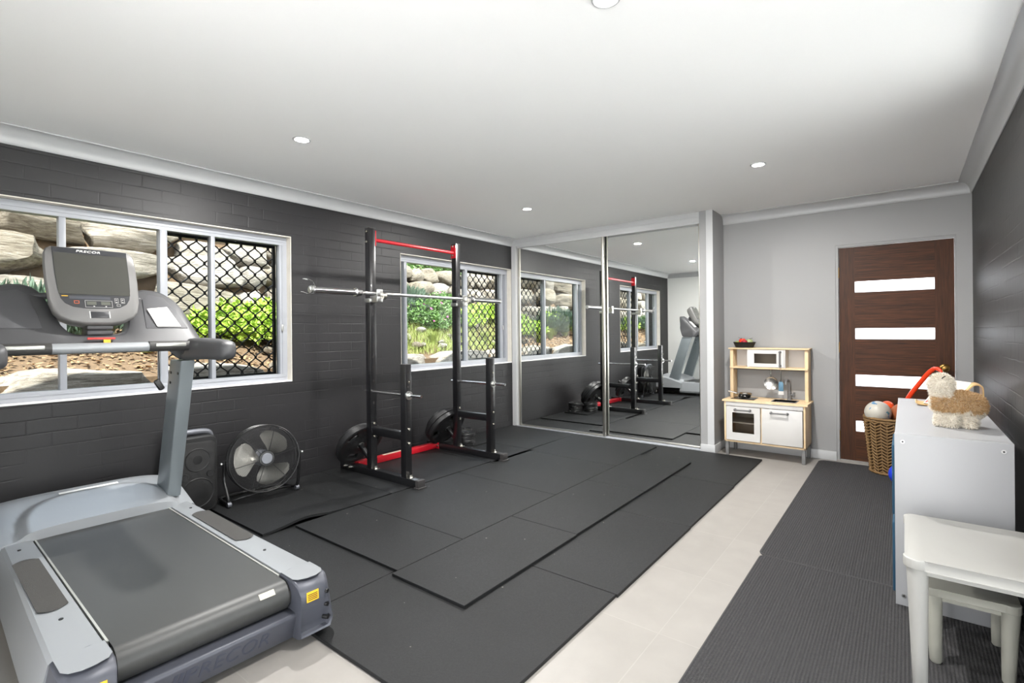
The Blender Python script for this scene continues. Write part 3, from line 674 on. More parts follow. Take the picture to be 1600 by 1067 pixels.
# low black bag lying against the wall ahead of the treadmill
# ------------------------------------------------------------------ squat rack
m_rk=mat('rack_black_gloss',(20,20,22),.28,spec=.6,coat=.2)
m_rkred=mat('rack_red',(178,22,36),.32,coat=.2)
m_hole=mat('hole_dark',(34,31,30),.6)
m_bolt=mat('bolt_zinc',(225,222,212),.22,1.)
m_cap=mat('plastic_cap',(52,50,50),.5)
Z0=2*T1
rk=thing('squat_rack',(-3.62,3.265,Z0),'black squat rack with red pull-up bar and steel safety pins against the brick window wall','squat rack')
P=.064
def bolt(p,d,parent,r=.0125):
    b=MB(); p=V(p);d=V(d).normalized(); b.cyl(p,p+d*.010,r,n=6); b.cyl(p+d*.009,p+d*.017,r*.55,n=8); b.build('bolt',m_bolt,parent)
YS=(2.70,3.77)
for si,y0 in enumerate(YS):
    y1=y0+P
    b=MB(); b.box(-4.14,y0,Z0,-3.10,y1,Z0+.062,bev=.003); bt=b.build('base_tube',m_rk,rk)
    b=MB(); b.box(-3.102,y0-.004,Z0-.0,-3.062,y1+.004,Z0+.066,bev=.003); b.box(-3.11,y0-.012,Z0,-3.048,y1+.012,Z0+.008,bev=.002); b.build('end_cap',m_cap,bt)
    for xx in (-4.06,-3.985): bolt((xx,y0,Z0+.034),(0,-1,0),bt)
    # tall post
    ux=-3.735
    b=MB(); b.box(ux,y0,Z0+.062,ux+P,y1,2.195,bev=.003)
    z=.98
    while z<1.99: b.cyl((ux+P-.002,y0+P/2,z),(ux+P+.0006,y0+P/2,z),.0105,n=12,mi=1); z+=.0925
    for z in (.76,.67,.86): b.cyl((ux+P-.002,y0+P/2,z),(ux+P+.0006,y0+P/2,z),.0105,n=12,mi=1)
    up=b.build('tall_post',[m_rk,m_hole],rk)
    b=MB(); b.box(ux-.002,y0-.002,2.193,ux+P+.002,y1+.002,2.199,bev=.002); b.build('post_cap',m_cap,up)
    # short post
    sx=-3.277
    b=MB(); b.box(sx,y0,Z0+.062,sx+P,y1,1.018,bev=.003)
    for z in (.955,.895,.835,.705,.645,.585): b.cyl((sx+P-.002,y0+P/2,z),(sx+P+.0006,y0+P/2,z),.0105,n=12,mi=1)
    sp=b.build('short_post',[m_rk,m_hole],rk)
    b=MB(); b.box(sx-.002,y0-.002,1.016,sx+P+.002,y1+.002,1.021,bev=.002); b.build('post_cap',m_cap,sp)
    # foot gussets
    for xx,pp in ((ux,up),(sx,sp)):
        b=MB(); b.box(xx+P,y0+.006,Z0+.062,xx+P+.045,y1-.006,Z0+.066); b.cyl((xx+P+.022,y0+P/2,Z0+.066),(xx+P+.022,y0+P/2,Z0+.088),.012,n=6); b.build('foot_bolt',m_bolt,pp)
        b=MB(); b.box(xx-.02,y0+.006,Z0+.062,xx,y1-.006,Z0+.066); b.cyl((xx-.010,y0+P/2,Z0+.066),(xx-.010,y0+P/2,Z0+.084),.010,n=6); b.build('foot_bolt',m_bolt,pp)
    # side brace and its bolts
    b=MB(); b.box(ux+P,y0+.004,.395,sx,y1-.004,.462,bev=.003); b.box(ux+P,y0-.0,.365,ux+P+.006,y1,.50); b.build('side_brace',m_rk,rk)
    for z in (.490,.378): bolt((ux+P,y0+P/2,z),(1,0,0),up)
    for z in (.487,.372): bolt((sx+P,y0+P/2,z),(1,0,0),sp)
    bolt((sx+P,y0+P/2,.785+.09),(1,0,0),sp,.009)
    # safety pin
    yc=y0+P/2
    b=MB(); b.cyl((ux-.045,yc,.765),(-3.055,yc,.765),.0125,n=18); pn=b.build('safety_pin',m_chrome,rk)
    b=MB(); b.cyl((sx+P,yc,.765),(sx+P+.012,yc,.765),.036,n=24); b.cyl((sx+P+.012,yc,.765),(sx+P+.03,yc,.765),.020,n=20); b.build('pin_collar',m_steel,pn)
    # j-cup: bracket wrapped on the post, cradle for the bar
    b=MB(); b.box(ux-.006,y0-.007,1.545,ux+P+.006,y1+.007,1.580,bev=.002); b.box(ux+P,y0,1.50+.045,ux+P+.098,y1,1.558+.045,bev=.004) ; b.box(ux+P+.086,y0,1.59,ux+P+.098,y1,1.655,bev=.003)
    jc=b.build('bar_cradle',m_steel,rk)
    b=MB(); b.cyl((ux+P+.085,y1+.000,1.598),(ux+P+.085,y1+.030,1.598),.031,n=24); b.build('cradle_knob',m_brush,jc)
    # plate peg sloping up towards the wall
    d=V((-math.cos(.64),0,math.sin(.64))); p0=V((ux,yc,.175))
    b=MB(); b.cyl(p0-d*.0,p0+d*.34,.0245,n=20); b.build('plate_peg',m_rk,rk)
b=MB(); b.tube([(-3.703,2.762,2.10),(-3.703,3.772,2.10)],.0165,n=16); pb=b.build('pull_up_bar',m_rkred,rk)
for y,s in ((2.764,1),(3.770,-1)):
    b=MB(); b.box(-3.738,min(y,y+s*.007),2.045,-3.668,max(y,y+s*.007),2.178,bev=.002); b.build('bar_flange',m_rkred,pb)
for z in (2.165,2.075): bolt((-3.703,2.70,z),(0,-1,0),pb); bolt((-3.703,3.763,z),(0,-1,0),pb,.011)
b=MB(); b.box(-4.035,2.772,Z0+.004,-3.975,3.762,Z0+.062,bev=.003); cb=b.build('floor_crossbar',m_rkred,rk)
for y,s in ((2.764,1),(3.770,-1)):
    b=MB(); b.box(-4.05,min(y,y+s*.008),Z0,-3.945,max(y,y+s*.008),Z0+.066,bev=.002); b.build('crossbar_flange',m_rkred,cb)
bolt((-3.958,3.762,Z0+.035),(0,-1,0),cb)
b=MB(); b.box(-4.022,3.08,Z0+.0622,-3.988,3.33,Z0+.0630); b.build('warning_sticker',mat('sticker_cream',(205,200,178),.6,var=.15,vscale=80),cb,smooth=0)
# ------------------------------------------------------------------ barbell and spring clip
bx,bz=-3.628,1.621
bb=thing('barbell',(bx,3.27,bz),'long chrome barbell without plates resting in the cradles of the squat rack','barbell')
m_kn=mat('knurled_chrome',(190,190,190),.32,1.,bump=.3,bscale=900)
b=MB(); b.cyl((bx,2.50,bz),(bx,4.00,bz),.0145,n=20); b.build('shaft',m_kn,bb)
for ya,yb_,yc in ((2.118,2.535,2.525),(4.42,3.965,3.975)):
    s=1 if yb_>ya else -1
    b=MB(); b.cyl((bx,ya,bz),(bx,yb_,bz),.0255,n=28); sl=b.build('sleeve',m_chrome,bb)
    b=MB(); M=Matrix.Translation((bx,yc,bz))@Matrix.Rotation(-PI/2*s,4,'X'); b.lathe([(0,-.006),(.036,-.006),(.039,-.002),(.039,.012),(.031,.016),(.028,.055),(.016,.058),(0,.058)],32,M); b.build('collar',m_chrome,bb)
    b=MB(); b.lathe([(0,-.010),(.018,-.010),(.020,-.006),(.027,-.004),(.028,.012),(0,.012)],28,Matrix.Translation((bx,ya,bz))@Matrix.Rotation(-PI/2*s,4,'X')); b.build('end_plug',m_steel,sl)
b=MB(); path=[]
y=2.150
for k in range(0,61):
    a=2*PI*2.55*k/60; path.append((bx+.0315*math.cos(a+.6),y-.022*k/60+.0,bz+.0315*math.sin(a+.6)))
e0=V(path[0]); e1=V(path[-1])
arm=lambda p,dz,dx:[(p.x+dx*.3,p.y-.01,p.z+dz*.4),(p.x+dx,p.y-.03,p.z+dz),(p.x+dx*1.1,p.y-.075,p.z+dz*1.35),(p.x+dx*1.1-.02,p.y-.095,p.z+dz*1.35),(p.x+dx*1.1-.01,p.y-.06,p.z+dz*1.2)]
path=[p for p in arm(e0,.045,.0)][::-1]+path+[(e1.x,e1.y-.02,e1.z-.01),(e1.x+.01,e1.y-.06,e1.z+.002),(e1.x+.012,e1.y-.085,e1.z+.004)]
b.tube(path,.0036,n=8)
o=b.build('spring_clip',m_chrome,origin=(bx,2.14,bz)); tag(o,'chrome spring clip with two wire arms on the free end of the barbell','bar clip')
# ------------------------------------------------------------------ weight plates
m_pl=mat('rubber_plate',(30,30,31),.42,var=.15,vscale=30,bump=.06,bscale=200)
def plate_mesh(R,T,grip=True,bore=.026):
    b=MB(); n=72
    rr=[bore,bore+.018,R*.30,R*.40,R*.52,R*.66,R*.80,R*.86,R*.97,R]
    hh=[.5,.5,.36,.30,.30,.30,.34,.5,.5,.40]
    slot=lambda i,j: grip and i in (4,5) and (j%24) in range(2,10)
    top={};bot={}
    for i,r in enumerate(rr):
        for j in range(n):
            a=2*PI*j/n; top[i,j]=b.bm.verts.new((r*math.cos(a),r*math.sin(a),T*hh[i])); bot[i,j]=b.bm.verts.new((r*math.cos(a),r*math.sin(a),-T*hh[i]))
    F=b.bm.faces.new; m=len(rr)-1
    for i in range(m):
        for j in range(n):
            k=(j+1)%n
            if slot(i,j): continue
            F((top[i,j],top[i+1,j],top[i+1,k],top[i,k])); F((bot[i,j],bot[i,k],bot[i+1,k],bot[i+1,j]))
            if i==0: F((top[i,j],top[i,k],bot[i,k],bot[i,j]))
            if i==m-1: F((top[i+1,k],top[i+1,j],bot[i+1,j],bot[i+1,k]))
            if i+1<m and slot(i+1,j): F((top[i+1,k],top[i+1,j],bot[i+1,j],bot[i+1,k]))
            if i>0 and slot(i-1,j): F((top[i,j],top[i,k],bot[i,k],bot[i,j]))
            if slot(i,k): F((top[i,k],top[i+1,k],bot[i+1,k],bot[i,k]))
            if slot(i,(j-1)%n): F((top[i+1,j],top[i,j],bot[i,j],bot[i+1,j]))
    return b.mesh('weight_plate',[m_pl],40)
pm={'l':plate_mesh(.222,.050),'m':plate_mesh(.172,.045),'s':plate_mesh(.105,.032,False)}
hubm=MB(); hubm.lathe([(.0252,-.026),(.034,-.026),(.034,.026),(.0252,.026)],24); hubm=hubm.mesh('hub',[m_steel],40)
def plate(kind,c,M3,label,group=None):
    o=bpy.data.objects.new('weight_plate',pm[kind]); link(o); o.matrix_world=Matrix.Translation(c)@M3; ABS[o.name]=Matrix.Translation(c)
    h=bpy.data.objects.new('hub',hubm); link(h); h.parent=o
    if kind=='s': h.scale=(1,1,.64)
    tag(o,label,'weight plate',group)
PG='weight plates stored with the squat rack'
for y0,side,ks in ((2.732,'left',(('l',.160,'front large'),('m',.216,'rear smaller'))),(3.802,'right',(('l',.130,'front large'),('l',.182,'second large'),('m',.234,'rear smaller')))):
    d=V((-math.cos(.64),0,math.sin(.64))); M3=V((0,0,1)).rotation_difference(d).to_matrix().to_4x4()
    for kd,t,w in ks:
        p=V((-3.735,y0,.175))+d*(t+.028)
        dz=Matrix.Rotation(.7 if side=='left' else 1.6,4,'Z')
        plate(kd,p,M3@dz,w+' black rubber plate tilted on the rack peg beside the '+{'left':'fan','right':'mirror'}[side],PG)
for cx,cy,nm,nn in ((-3.985,4.175,'nearer the mirror',4),(-3.80,4.03,'against the right rack base',4)):
    for k in range(nn):
        zz=2*T1+ (T1 if cy<4.30 else 0) +.0165+.0335*k
        plate('s',V((cx+.004*math.sin(k*2.1),cy+.004*math.cos(k*1.7),zz)),Matrix.Rotation(k,4,'Z'),('small black plate, %s of the floor stack '%('bottom','second up','third up','topmost')[k])+nm,PG)
# ------------------------------------------------------------------ drum fan
m_fb=mat('fan_black',(17,17,18),.35)
m_blade=mat('fan_blade_aluminium',(118,117,112),.4,.7,rvar=.05,vscale=15)
m_motor=mat('fan_motor_grey',(110,112,118),.4,.5)
FC=V((-3.845,1.855,.340)); fz=2*T1
fn=thing('floor_fan',(-3.86,1.862,fz),'round black wire floor fan on a tube stand by the brick wall','fan')
fd=V((.95,-.20,.12)).normalized(); FM=Matrix.Translation(FC)@V((0,0,1)).rotation_difference(fd).to_matrix().to_4x4()
# roll so that local x is horizontal
lx=V((0,0,1)).cross(fd).normalized(); ly=fd.cross(lx); FM=Matrix((lx,ly,fd)).transposed().to_4x4(); FM.translation=FC
R=.246
def wheel(b,z0,dome,nr,step,rad):
    for k in range(nr):
        r=.055+(R-.06)*k/(nr-1); zz=z0+dome*(1-(r/R)**2)
        b.tube([FM@V((r*math.cos(a),r*math.sin(a),zz)) for a in [2*PI*i/56 for i in range(56)]],.0011,n=4,closed=True)
    for k in range(rad):
        a=2*PI*k/rad+.2; b.tube([FM@V((r*math.cos(a),r*math.sin(a),z0+dome*(1-(r/R)**2)-.002)) for r in [.04+(R-.04)*i/8 for i in range(9)]],.0024,n=5)
b=MB(); wheel(b,.035,.045,22,0,6); b.build('front_guard',m_fb,fn)
b=MB(); wheel(b,-.055,-.03,9,0,6); b.build('rear_guard',m_fb,fn)
b=MB()
for z in (-.055,.035): b.tube([FM@V((R*math.cos(2*PI*i/64),R*math.sin(2*PI*i/64),z)) for i in range(64)],.0055,n=8,closed=True)
b.tube([FM@V(((R+.001)*math.cos(2*PI*i/64),(R+.001)*math.sin(2*PI*i/64),-.01)) for i in range(64)],.003,n=6,closed=True)
for k in range(12):
    a=2*PI*k/12; b.tube([FM@V((R*math.cos(a),R*math.sin(a),z)) for z in (-.055,.035)],.002,n=5)
b.build('drum_rim',m_fb,fn)
b=MB(); b.lathe([(0,.090),(.036,.090),(.040,.086),(.040,.076),(0,.076)],32,FM); b.build('centre_badge',m_motor,fn)
b=MB(); b.lathe([(0,.086),(.052,.084),(.055,.078),(.050,.072),(0,.072)],32,FM); b.build('guard_hub',m_fb,fn)
b=MB(); b.lathe([(0,-.14),(.05,-.138),(.062,-.12),(.062,-.05),(.03,-.035),(.028,.02),(0,.022)],28,FM); b.build('motor',m_motor,fn)
for th in (165,285,45):
    b=MB(); secs=[]
    for i in range(11):
        r=.04+.165*i/10; hw=.30+.46*math.sin(min(1,(i+.5)/7.)*PI/2)-(.30 if i==10 else .10 if i==9 else 0); rowp=[]
        for j in range(9):
            t=-1+2*j/8; a=math.radians(th)+hw*t+.25*(i/10.)
            rowp.append((r*math.cos(a),r*math.sin(a),.032*t*(1.1-.4*i/10)))
        secs.append(rowp)
    up_=[[FM@(V(p)+V((0,0,.001))) for p in q]+[FM@(V(p)-V((0,0,.001))) for p in q[::-1]] for q in secs]
    b.loft(up_); b.build('fan_blade',m_blade,fn)
# stand: tube hoop from pivot to pivot
pv=[FM@V((s*(R+.016),0,-.01)) for s in (-1,1)]
fy=[p.y for p in pv]; xx=-3.90
b=MB(); r=.0115
path=[(pv[0].x,pv[0].y,pv[0].z+.02),(pv[0].x-.01,pv[0].y,.22),(xx+.05,pv[0].y-.0,.07),(xx+.11,pv[0].y+.01,fz+.022)]
L0=[V(p) for p in path]
q2=[V((pv[1].x,pv[1].y,pv[1].z+.02)),V((pv[1].x-.01,pv[1].y,.22)),V((xx+.05,pv[1].y,.07)),V((xx+.11,pv[1].y-.01,fz+.022))]
base=[V((xx-.12,pv[0].y+.02,fz+.018)),V((xx-.17,pv[0].y+.07,fz+.018)),V((xx-.17,pv[1].y-.07,fz+.018)),V((xx-.12,pv[1].y-.02,fz+.018))]
def smoothpath(P,n=6):
    out=[]
    for i in range(len(P)-1):
        p0=P[max(i-1,0)];p1=P[i];p2=P[i+1];p3=P[min(i+2,len(P)-1)]
        for k in range(n):
            t=k/n; out.append(.5*((2*p1)+(p2-p0)*t+(2*p0-5*p1+4*p2-p3)*t*t+(3*p1-p0-3*p2+p3)*t**3))
    out.append(P[-1]); return out
b.tube(smoothpath(L0[:3]+[base[0],base[1],base[2],base[3]]+q2[:3][::-1]),r,n=10); st=b.build('stand',m_fb,fn)
b=MB(); b.tube(smoothpath([V((xx-.02,pv[0].y+.005,.045)),V((xx+.03,pv[0].y+.12,.075)),V((xx+.03,pv[1].y-.12,.075)),V((xx-.02,pv[1].y-.005,.045))]),.008,n=8); b.build('cross_tube',m_fb,st)
for s,p in ((-1,pv[0]),(1,pv[1])):
    b=MB(); b.cyl(p-V((0,s*-.03,0)),p+V((0,s*.02,0)),.008,n=10); b.ball(p+V((0,s*.022,0)),.011); b.build('pivot_knob',m_steel,st)
    b=MB(); b.cyl((xx+.055,p.y-.012,fz+.022),(xx+.055,p.y+.014,fz+.022),.018,n=18); b.build('rubber_foot',m_motor,st)
# ------------------------------------------------------------------ party speaker
m_spk=mat('speaker_plastic',(18,18,19),.5,bump=.1,bscale=300)
m_grl=mat('speaker_grille',(11,11,12),.55,bump=.8,bscale=420)
sp=thing('loudspeaker',(-4.02,1.42,2*T1),'tall black party speaker with a silver carry handle behind the treadmill upright','speaker')
def rrect(y0,y1,z0,z1,r,n=6):
    pts=[]
    for cy,cz,a0 in ((y1-r,z1-r,0),(y0+r,z1-r,90),(y0+r,z0+r,180),(y1-r,z0+r,270)):
        for k in range(n+1): a=math.radians(a0+90*k/n); pts.append((cy+r*math.cos(a),cz+r*math.sin(a)))
    return pts
sy0,sy1,sz0,sz1=1.285,1.555,2*T1,.585
def sh(p,x): return [(x,y,z) for y,z in p]
b=MB(); b.loft([sh(rrect(sy0+.02,sy1-.02,sz0,sz1-.05,.05),-4.165),sh(rrect(sy0,sy1,sz0,sz1-.02,.05),-4.13),sh(rrect(sy0,sy1,sz0,sz1-.02,.05),-3.925),sh(rrect(sy0+.006,sy1-.006,sz0+.004,sz1-.03,.05),-3.912)]); b.build('cabinet',m_spk,sp)
b=MB(); b.loft([sh(rrect(sy0+.014,sy1-.014,sz0+.018,sz1-.055,.045),-3.913),sh(rrect(sy0+.014,sy1-.014,sz0+.018,sz1-.055,.045),-3.904),sh(rrect(sy0+.024,sy1-.024,sz0+.03,sz1-.067,.04),-3.898)]); gr=b.build('grille',m_grl,sp)
for z,r in ((.405,.082),(.175,.105)):
    b=MB(); MM=Matrix.Translation((-3.899,1.42,z))@Matrix.Rotation(PI/2,4,'Y'); b.lathe([(r,0),(r-.004,.003),(r-.010,.001),(r*.45,.0005),(r*.3,.0015),(0,.002)],36,MM); b.build('woofer',mat('woofer_cone',(13,13,14),.45),gr)
for y in (1.34,1.50):
    b=MB(); b.lathe([(.024,0),(.022,.004),(.010,.002),(0,.005)],24,Matrix.Translation((-3.899,y,.298))@Matrix.Rotation(PI/2,4,'Y')); b.build('tweeter',m_spk,gr)
b=MB(); b.tube(smoothpath([V((-4.02,sy0+.008,.46)),V((-4.01,sy0+.010,.545)),V((-4.0,sy0+.055,.583)),V((-4.0,sy1-.055,.583)),V((-4.01,sy1-.010,.545)),V((-4.02,sy1-.008,.46))],8),.021,n=12); b.build('carry_handle',m_motor,sp)
b=MB(); b.tube([(-3.902,y,z) for y,z in rrect(1.365,1.475,.482,.508,.012)],.003,n=6,closed=True); b.build('logo_ring',m_motor,gr)
# ------------------------------------------------------------------ toy kitchen
m_birch=wood('birch_ply',(214,186,146),(226,202,166),.5,(6,6,2),bump=.02)
m_kw=mat('kitchen_white',(196,194,191),.35)
m_kgrey=mat('kitchen_grey',(112,112,112),.45,.2)
m_hob=mat('hob_black',(16,16,18),.12)
m_kgl=glass('kitchen_window',(.75,.73,.7),.06)
m_ss=mat('toy_stainless',(206,203,198),.22,1.)
kx0,kx1,ky0,ky1=-1.470,-.745,5.39,5.768
k=thing('play_kitchen',((kx0+kx1)/2,(ky0+ky1)/2,0),'wooden children\'s play kitchen with white doors against the white far wall','toy kitchen')
cz=.552
for x in (kx0,kx1-.016):
    b=MB(); b.box(x,ky0+.012,.142,x+.016,ky1,cz-.002,bev=.002); b.build('side_panel',m_birch,k)
b=MB(); b.box(kx0,ky0+.012,.142,kx1,ky1,.158,bev=.002); b.build('bottom_panel',m_birch,k)
b=MB(); b.box(kx0+.016,ky1-.008,.158,kx1-.016,ky1,cz); b.build('back_panel',m_kw,k)
# worktop with sink opening
b=MB(); cx0,cx1=kx0-.016,kx1+.020; sxa,sxb,sya,syb=-1.040,-.845,5.475,5.655
for a in ((cx0,ky0-.004,sxa,ky1),(sxb,ky0-.004,cx1,ky1),(sxa,ky0-.004,sxb,sya),(sxa,syb,sxb,ky1)): b.box(a[0],a[1],cz,a[2],a[3],cz+.016)
b.build('worktop',m_birch,k,smooth=0)
b=MB(); 
for a in ((sxa-.012,sya-.012,sxb+.012,sya,cz+.0165),(sxa-.012,syb,sxb+.012,syb+.012,cz+.0165),(sxa-.012,sya,sxa,syb,cz+.0165),(sxb,sya,sxb+.012,syb,cz+.0165)): b.box(a[0],a[1],cz+.015,a[2],a[3],a[4]+.002)
b.box(sxa,sya,.470,sxb,syb,.474); b.box(sxa-.002,sya-.002,.47,sxa,syb+.002,cz+.016); b.box(sxb,sya-.002,.47,sxb+.002,syb+.002,cz+.016); b.box(sxa,sya-.002,.47,sxb,sya,cz+.016); b.box(sxa,syb,.47,sxb,syb+.002,cz+.016)
b.build('sink',m_kgrey,k,smooth=0)
b=MB(); b.box(-1.425,5.47,cz+.016,-1.205,5.68,cz+.020,bev=.001); hb=b.build('hob',m_hob,k)
for x,y in ((-1.365,5.575),(-1.265,5.575)):
    b=MB(); b.tube([(x+.042*math.cos(2*PI*i/32),y+.042*math.sin(2*PI*i/32),cz+.0203) for i in range(32)],.0012,n=4,closed=True); b.build('burner_ring',m_kgrey,hb)
b=MB(); b.box(kx0+.017,ky0+.006,.508,kx1-.017,ky0+.02,cz,bev=.002); b.build('top_rail',m_kw,k)
def handle(b,p0,p1,r=.0075,out=(0,-.03,0)):
    p0=V(p0);p1=V(p1);o=V(out); d=(p1-p0).normalized()
    b.cyl(p0+o,p1+o,r,n=12)
    for p in (p0,p1):
        b.ball(p+o,r*1.5); b.cyl(p,p+o,r*.9,n=10); b.cyl(p,p+o*.12,r*1.7,n=14)
# oven door (framed window with a shelf behind)
dz0,dz1=.165,.503
b=MB(); x0,x1,y0,y1=-1.448,-1.132,ky0,ky0+.016; wx0,wx1,wz0,wz1=-1.390,-1.186,.242,.444
b.box(x0,y0,dz0,wx0,y1,dz1);b.box(wx1,y0,dz0,x1,y1,dz1);b.box(wx0,y0,dz0,wx1,y1,wz0);b.box(wx0,y0,wz1,wx1,y1,dz1); od=b.build('oven_door',m_kw,k,smooth=0)
b=MB(); b.box(wx0,y0+.006,wz0,wx1,y0+.009,wz1); b.build('oven_window',m_kgl,od,smooth=0)
b=MB(); handle(b,(-1.360,ky0,.473),(-1.222,ky0,.473)); b.build('handle',m_kgrey,od)
b=MB(); b.box(kx0+.016,ky0+.03,.333,-1.13,ky1-.01,.343); b.build('oven_shelf',m_kw,k,smooth=0)
b=MB(); b.box(-1.129,ky0+.02,.158,-1.119,ky1-.01,.508); b.build('divider',m_birch,k,smooth=0)
b=MB(); b.box(-1.118,ky0,dz0,-.767,ky0+.016,dz1,bev=.002); cd=b.build('cupboard_door',m_kw,k)
b=MB(); handle(b,(-1.032,ky0,.470),(-.892,ky0,.470)); b.build('handle',m_kgrey,cd)
for x,y in ((kx0+.006,ky0+.03),(kx1-.036,ky0+.03),(kx0+.006,ky1-.04),(kx1-.036,ky1-.04)):
    b=MB(); b.box(x,y,0,x+.030,y+.030,.146,bev=.002); b.build('leg',m_kgrey,k)
# upper part
uy0,uy1=5.585,5.768; ux0,ux1=-1.462,-.745; ut=1.088
for x in (ux0,ux1-.030):
    b=MB(); b.box(x,uy0+.02,cz+.016,x+.030,uy1,ut-.012,bev=.002); b.build('upper_post',m_birch,k)
b=MB(); b.box(ux0-.012,uy0-.004,ut-.013,ux1+.012,uy1,ut,bev=.002); b.build('top_shelf',m_birch,k)
b=MB(); b.box(ux0+.002,uy0,.876,ux1-.002,uy1,.892,bev=.002); b.build('middle_shelf',m_birch,k)
b=MB(); b.box(ux0+.03,uy1-.006,.892,ux1-.03,uy1,ut-.013); b.build('upper_back',m_kw,k,smooth=0)
for x in (-1.291,-.950):
    b=MB(); b.box(x,uy0+.004,.892,x+.010,uy1,ut-.013); b.build('upper_divider',m_kw,k,smooth=0)
b=MB(); x0,x1=-1.280,-.951; y0,y1=uy0,uy0+.014; z0,z1=.896,ut-.018; wx0,wx1,wz0,wz1=-1.224,-1.018,.933,1.032
b.box(x0,y0,z0,wx0,y1,z1);b.box(wx1,y0,z0,x1,y1,z1);b.box(wx0,y0,z0,wx1,y1,wz0);b.box(wx0,y0,wz1,wx1,y1,z1); md=b.build('microwave_door',m_kw,k,smooth=0)
b=MB(); b.box(wx0,y0+.006,wz0,wx1,y0+.009,wz1); b.build('microwave_window',m_kgl,md,smooth=0)
b=MB(); handle(b,(-.985,uy0,.913),(-.985,uy0,1.050)); b.build('handle',m_kgrey,md)
b=MB(); b.cyl((ux0+.03,uy0+.035,.868),(ux1-.03,uy0+.035,.868),.004,n=8); b.build('hanging_rail',m_kgrey,k)
# tap
b=MB(); fx,fy=-.925,5.705; b.lathe([(0,0),(.022,0),(.022,.006),(.018,.010),(.018,.085),(.013,.09),(0,.09)],20,Matrix.Translation((fx,fy,cz+.016)))
b.tube(smoothpath([V((fx,fy,.64)),V((fx,fy,.72)),V((fx-.004,fy-.012,.757)),V((fx-.010,fy-.05,.768)),V((fx-.016,fy-.085,.752)),V((fx-.018,fy-.095,.725))]),.010,n=12)
b.cyl((fx,fy,.615),(fx+.045,fy-.01,.62),.011,n=12); b.cyl((fx+.04,fy-.012,.60),(fx+.046,fy-.012,.648),.009,n=10); b.build('tap',m_kgrey,k)
# pans and utensils
px,py,pz=-1.318,5.585,cz+.021
t=thing('frying_pan',(px,py,pz),'small steel toy frying pan on the black hob','toy pan')
b=MB(); b.lathe([(0,0),(.046,0),(.054,.006),(.070,.044),(.074,.046),(.072,.048),(.067,.044),(.050,.008),(0,.004)],36,Matrix.Translation((px,py,pz))); b.build('pan_body',m_ss,t)
b=MB(); b.tube([(px-.068,py-.004,pz+.041),(px-.10,py-.012,pz+.052),(px-.150,py-.03,pz+.064)],[.006,.007,.009],n=10); b.build('pan_handle',m_ss,t)
hx,hy,hz=-1.073,5.612,.868
t=thing('hanging_saucepan',(hx,hy,hz),'round steel toy saucepan hanging from the shelf rail','toy pan')
b=MB(); MM=Matrix.Translation((hx,hy+.002,.735))@Matrix.Rotation(PI/2,4,'X'); b.lathe([(0,0),(.050,0),(.057,.004),(.064,.006),(.066,.0),(.064,-.004),(.058,-.03),(.050,-.036),(0,-.037)],40,MM); b.build('pan_body',m_ss,t)
b=MB(); b.tube([(hx,hy,.795),(hx-.002,hy-.004,.835),(hx-.003,hy+.006,.866),(hx-.002,hy+.018,.873),(hx,hy+.012,.86)],.0045,n=8); b.build('pan_handle',m_ss,t)
sx=-.984
t=thing('toy_spatula',(sx,hy,hz),'blue-bladed toy spatula hanging beside the saucepan','toy utensil')
b=MB(); b.tube([(sx,hy+.018,.873),(sx,hy+.004,.868),(sx,hy,.84),(sx,hy,.75)],.0045,n=8); b.build('handle',m_ss,t)
b=MB(); b.prism([(sx-.022,hy-.003,.66),(sx+.022,hy-.003,.66),(sx+.022,hy-.003,.735),(sx+.010,hy-.003,.758),(sx-.010,hy-.003,.758),(sx-.022,hy-.003,.735)],(0,.006,0),bev=.002); b.build('blade',mat('spatula_blue',(84,122,146),.4),t)
b=MB(); b.prism([(sx-.024,hy-.002,.625),(sx+.024,hy-.002,.625),(sx+.022,hy-.002,.66),(sx-.022,hy-.002,.66)],(0,.005,0)); b.build('blade_tip',m_kw,t)
# fruit basket
fx,fy,fz2=-1.335,5.672,ut+.0015
m_wick=mat('black_wicker',(20,18,18),.6,bump=.9,bscale=160)
b=MB(); MM=Matrix.Translation((fx,fy,fz2))@Matrix.Diagonal((1.0,.75,1,1)); b.lathe([(0,0),(.085,0),(.108,.052),(.113,.056),(.109,.058),(.102,.052),(.08,.008),(0,.006)],36,MM)
o=b.build('fruit_basket',m_wick,origin=(fx,fy,fz2)); tag(o,'low black woven basket of toy fruit on top of the play kitchen','basket')
def fruit(name,x,y,z,r,rgb,label,leaf=None,sq=(1,1,.92)):
    t=thing(name,(x,y,z-r),label,'toy fruit','toy fruit in the black basket')
    b=MB(); b.lathe([(0,-.80*r),(.35*r,-.93*r),(.75*r,-.68*r),(r,-.05*r),(.93*r,.42*r),(.62*r,.80*r),(.25*r,.86*r),(0,.72*r)],24,Matrix.Translation((x,y,z))); b.build('flesh',mat(label.split()[0]+'_fruit',rgb,.55,var=.12,vscale=25),t)
    if leaf:
        b=MB(); d=V(leaf); p=V((x,y,z+.74*r)); w=V((0,.010,0)) if abs(d.x)>abs(d.y) else V((.01,0,0)); b.prism([p,p+d*.4+w,p+d,p+d*.4-w],(0,0,.003)); b.cyl(p-V((0,0,.006)),p+d*.25+V((0,0,.006)),.003,n=6); b.build('leaf',m_black,t)
fruit('toy_apple',fx-.022,fy+.01,fz2+.062,.036,(224,58,34),'orange-red toy apple with a black felt leaf, beside the lime green one',(-.038,0,.014))
fruit('toy_apple',fx+.006,fy-.030,fz2+.047,.034,(158,22,40),'dark crimson toy apple at the front of the fruit basket')
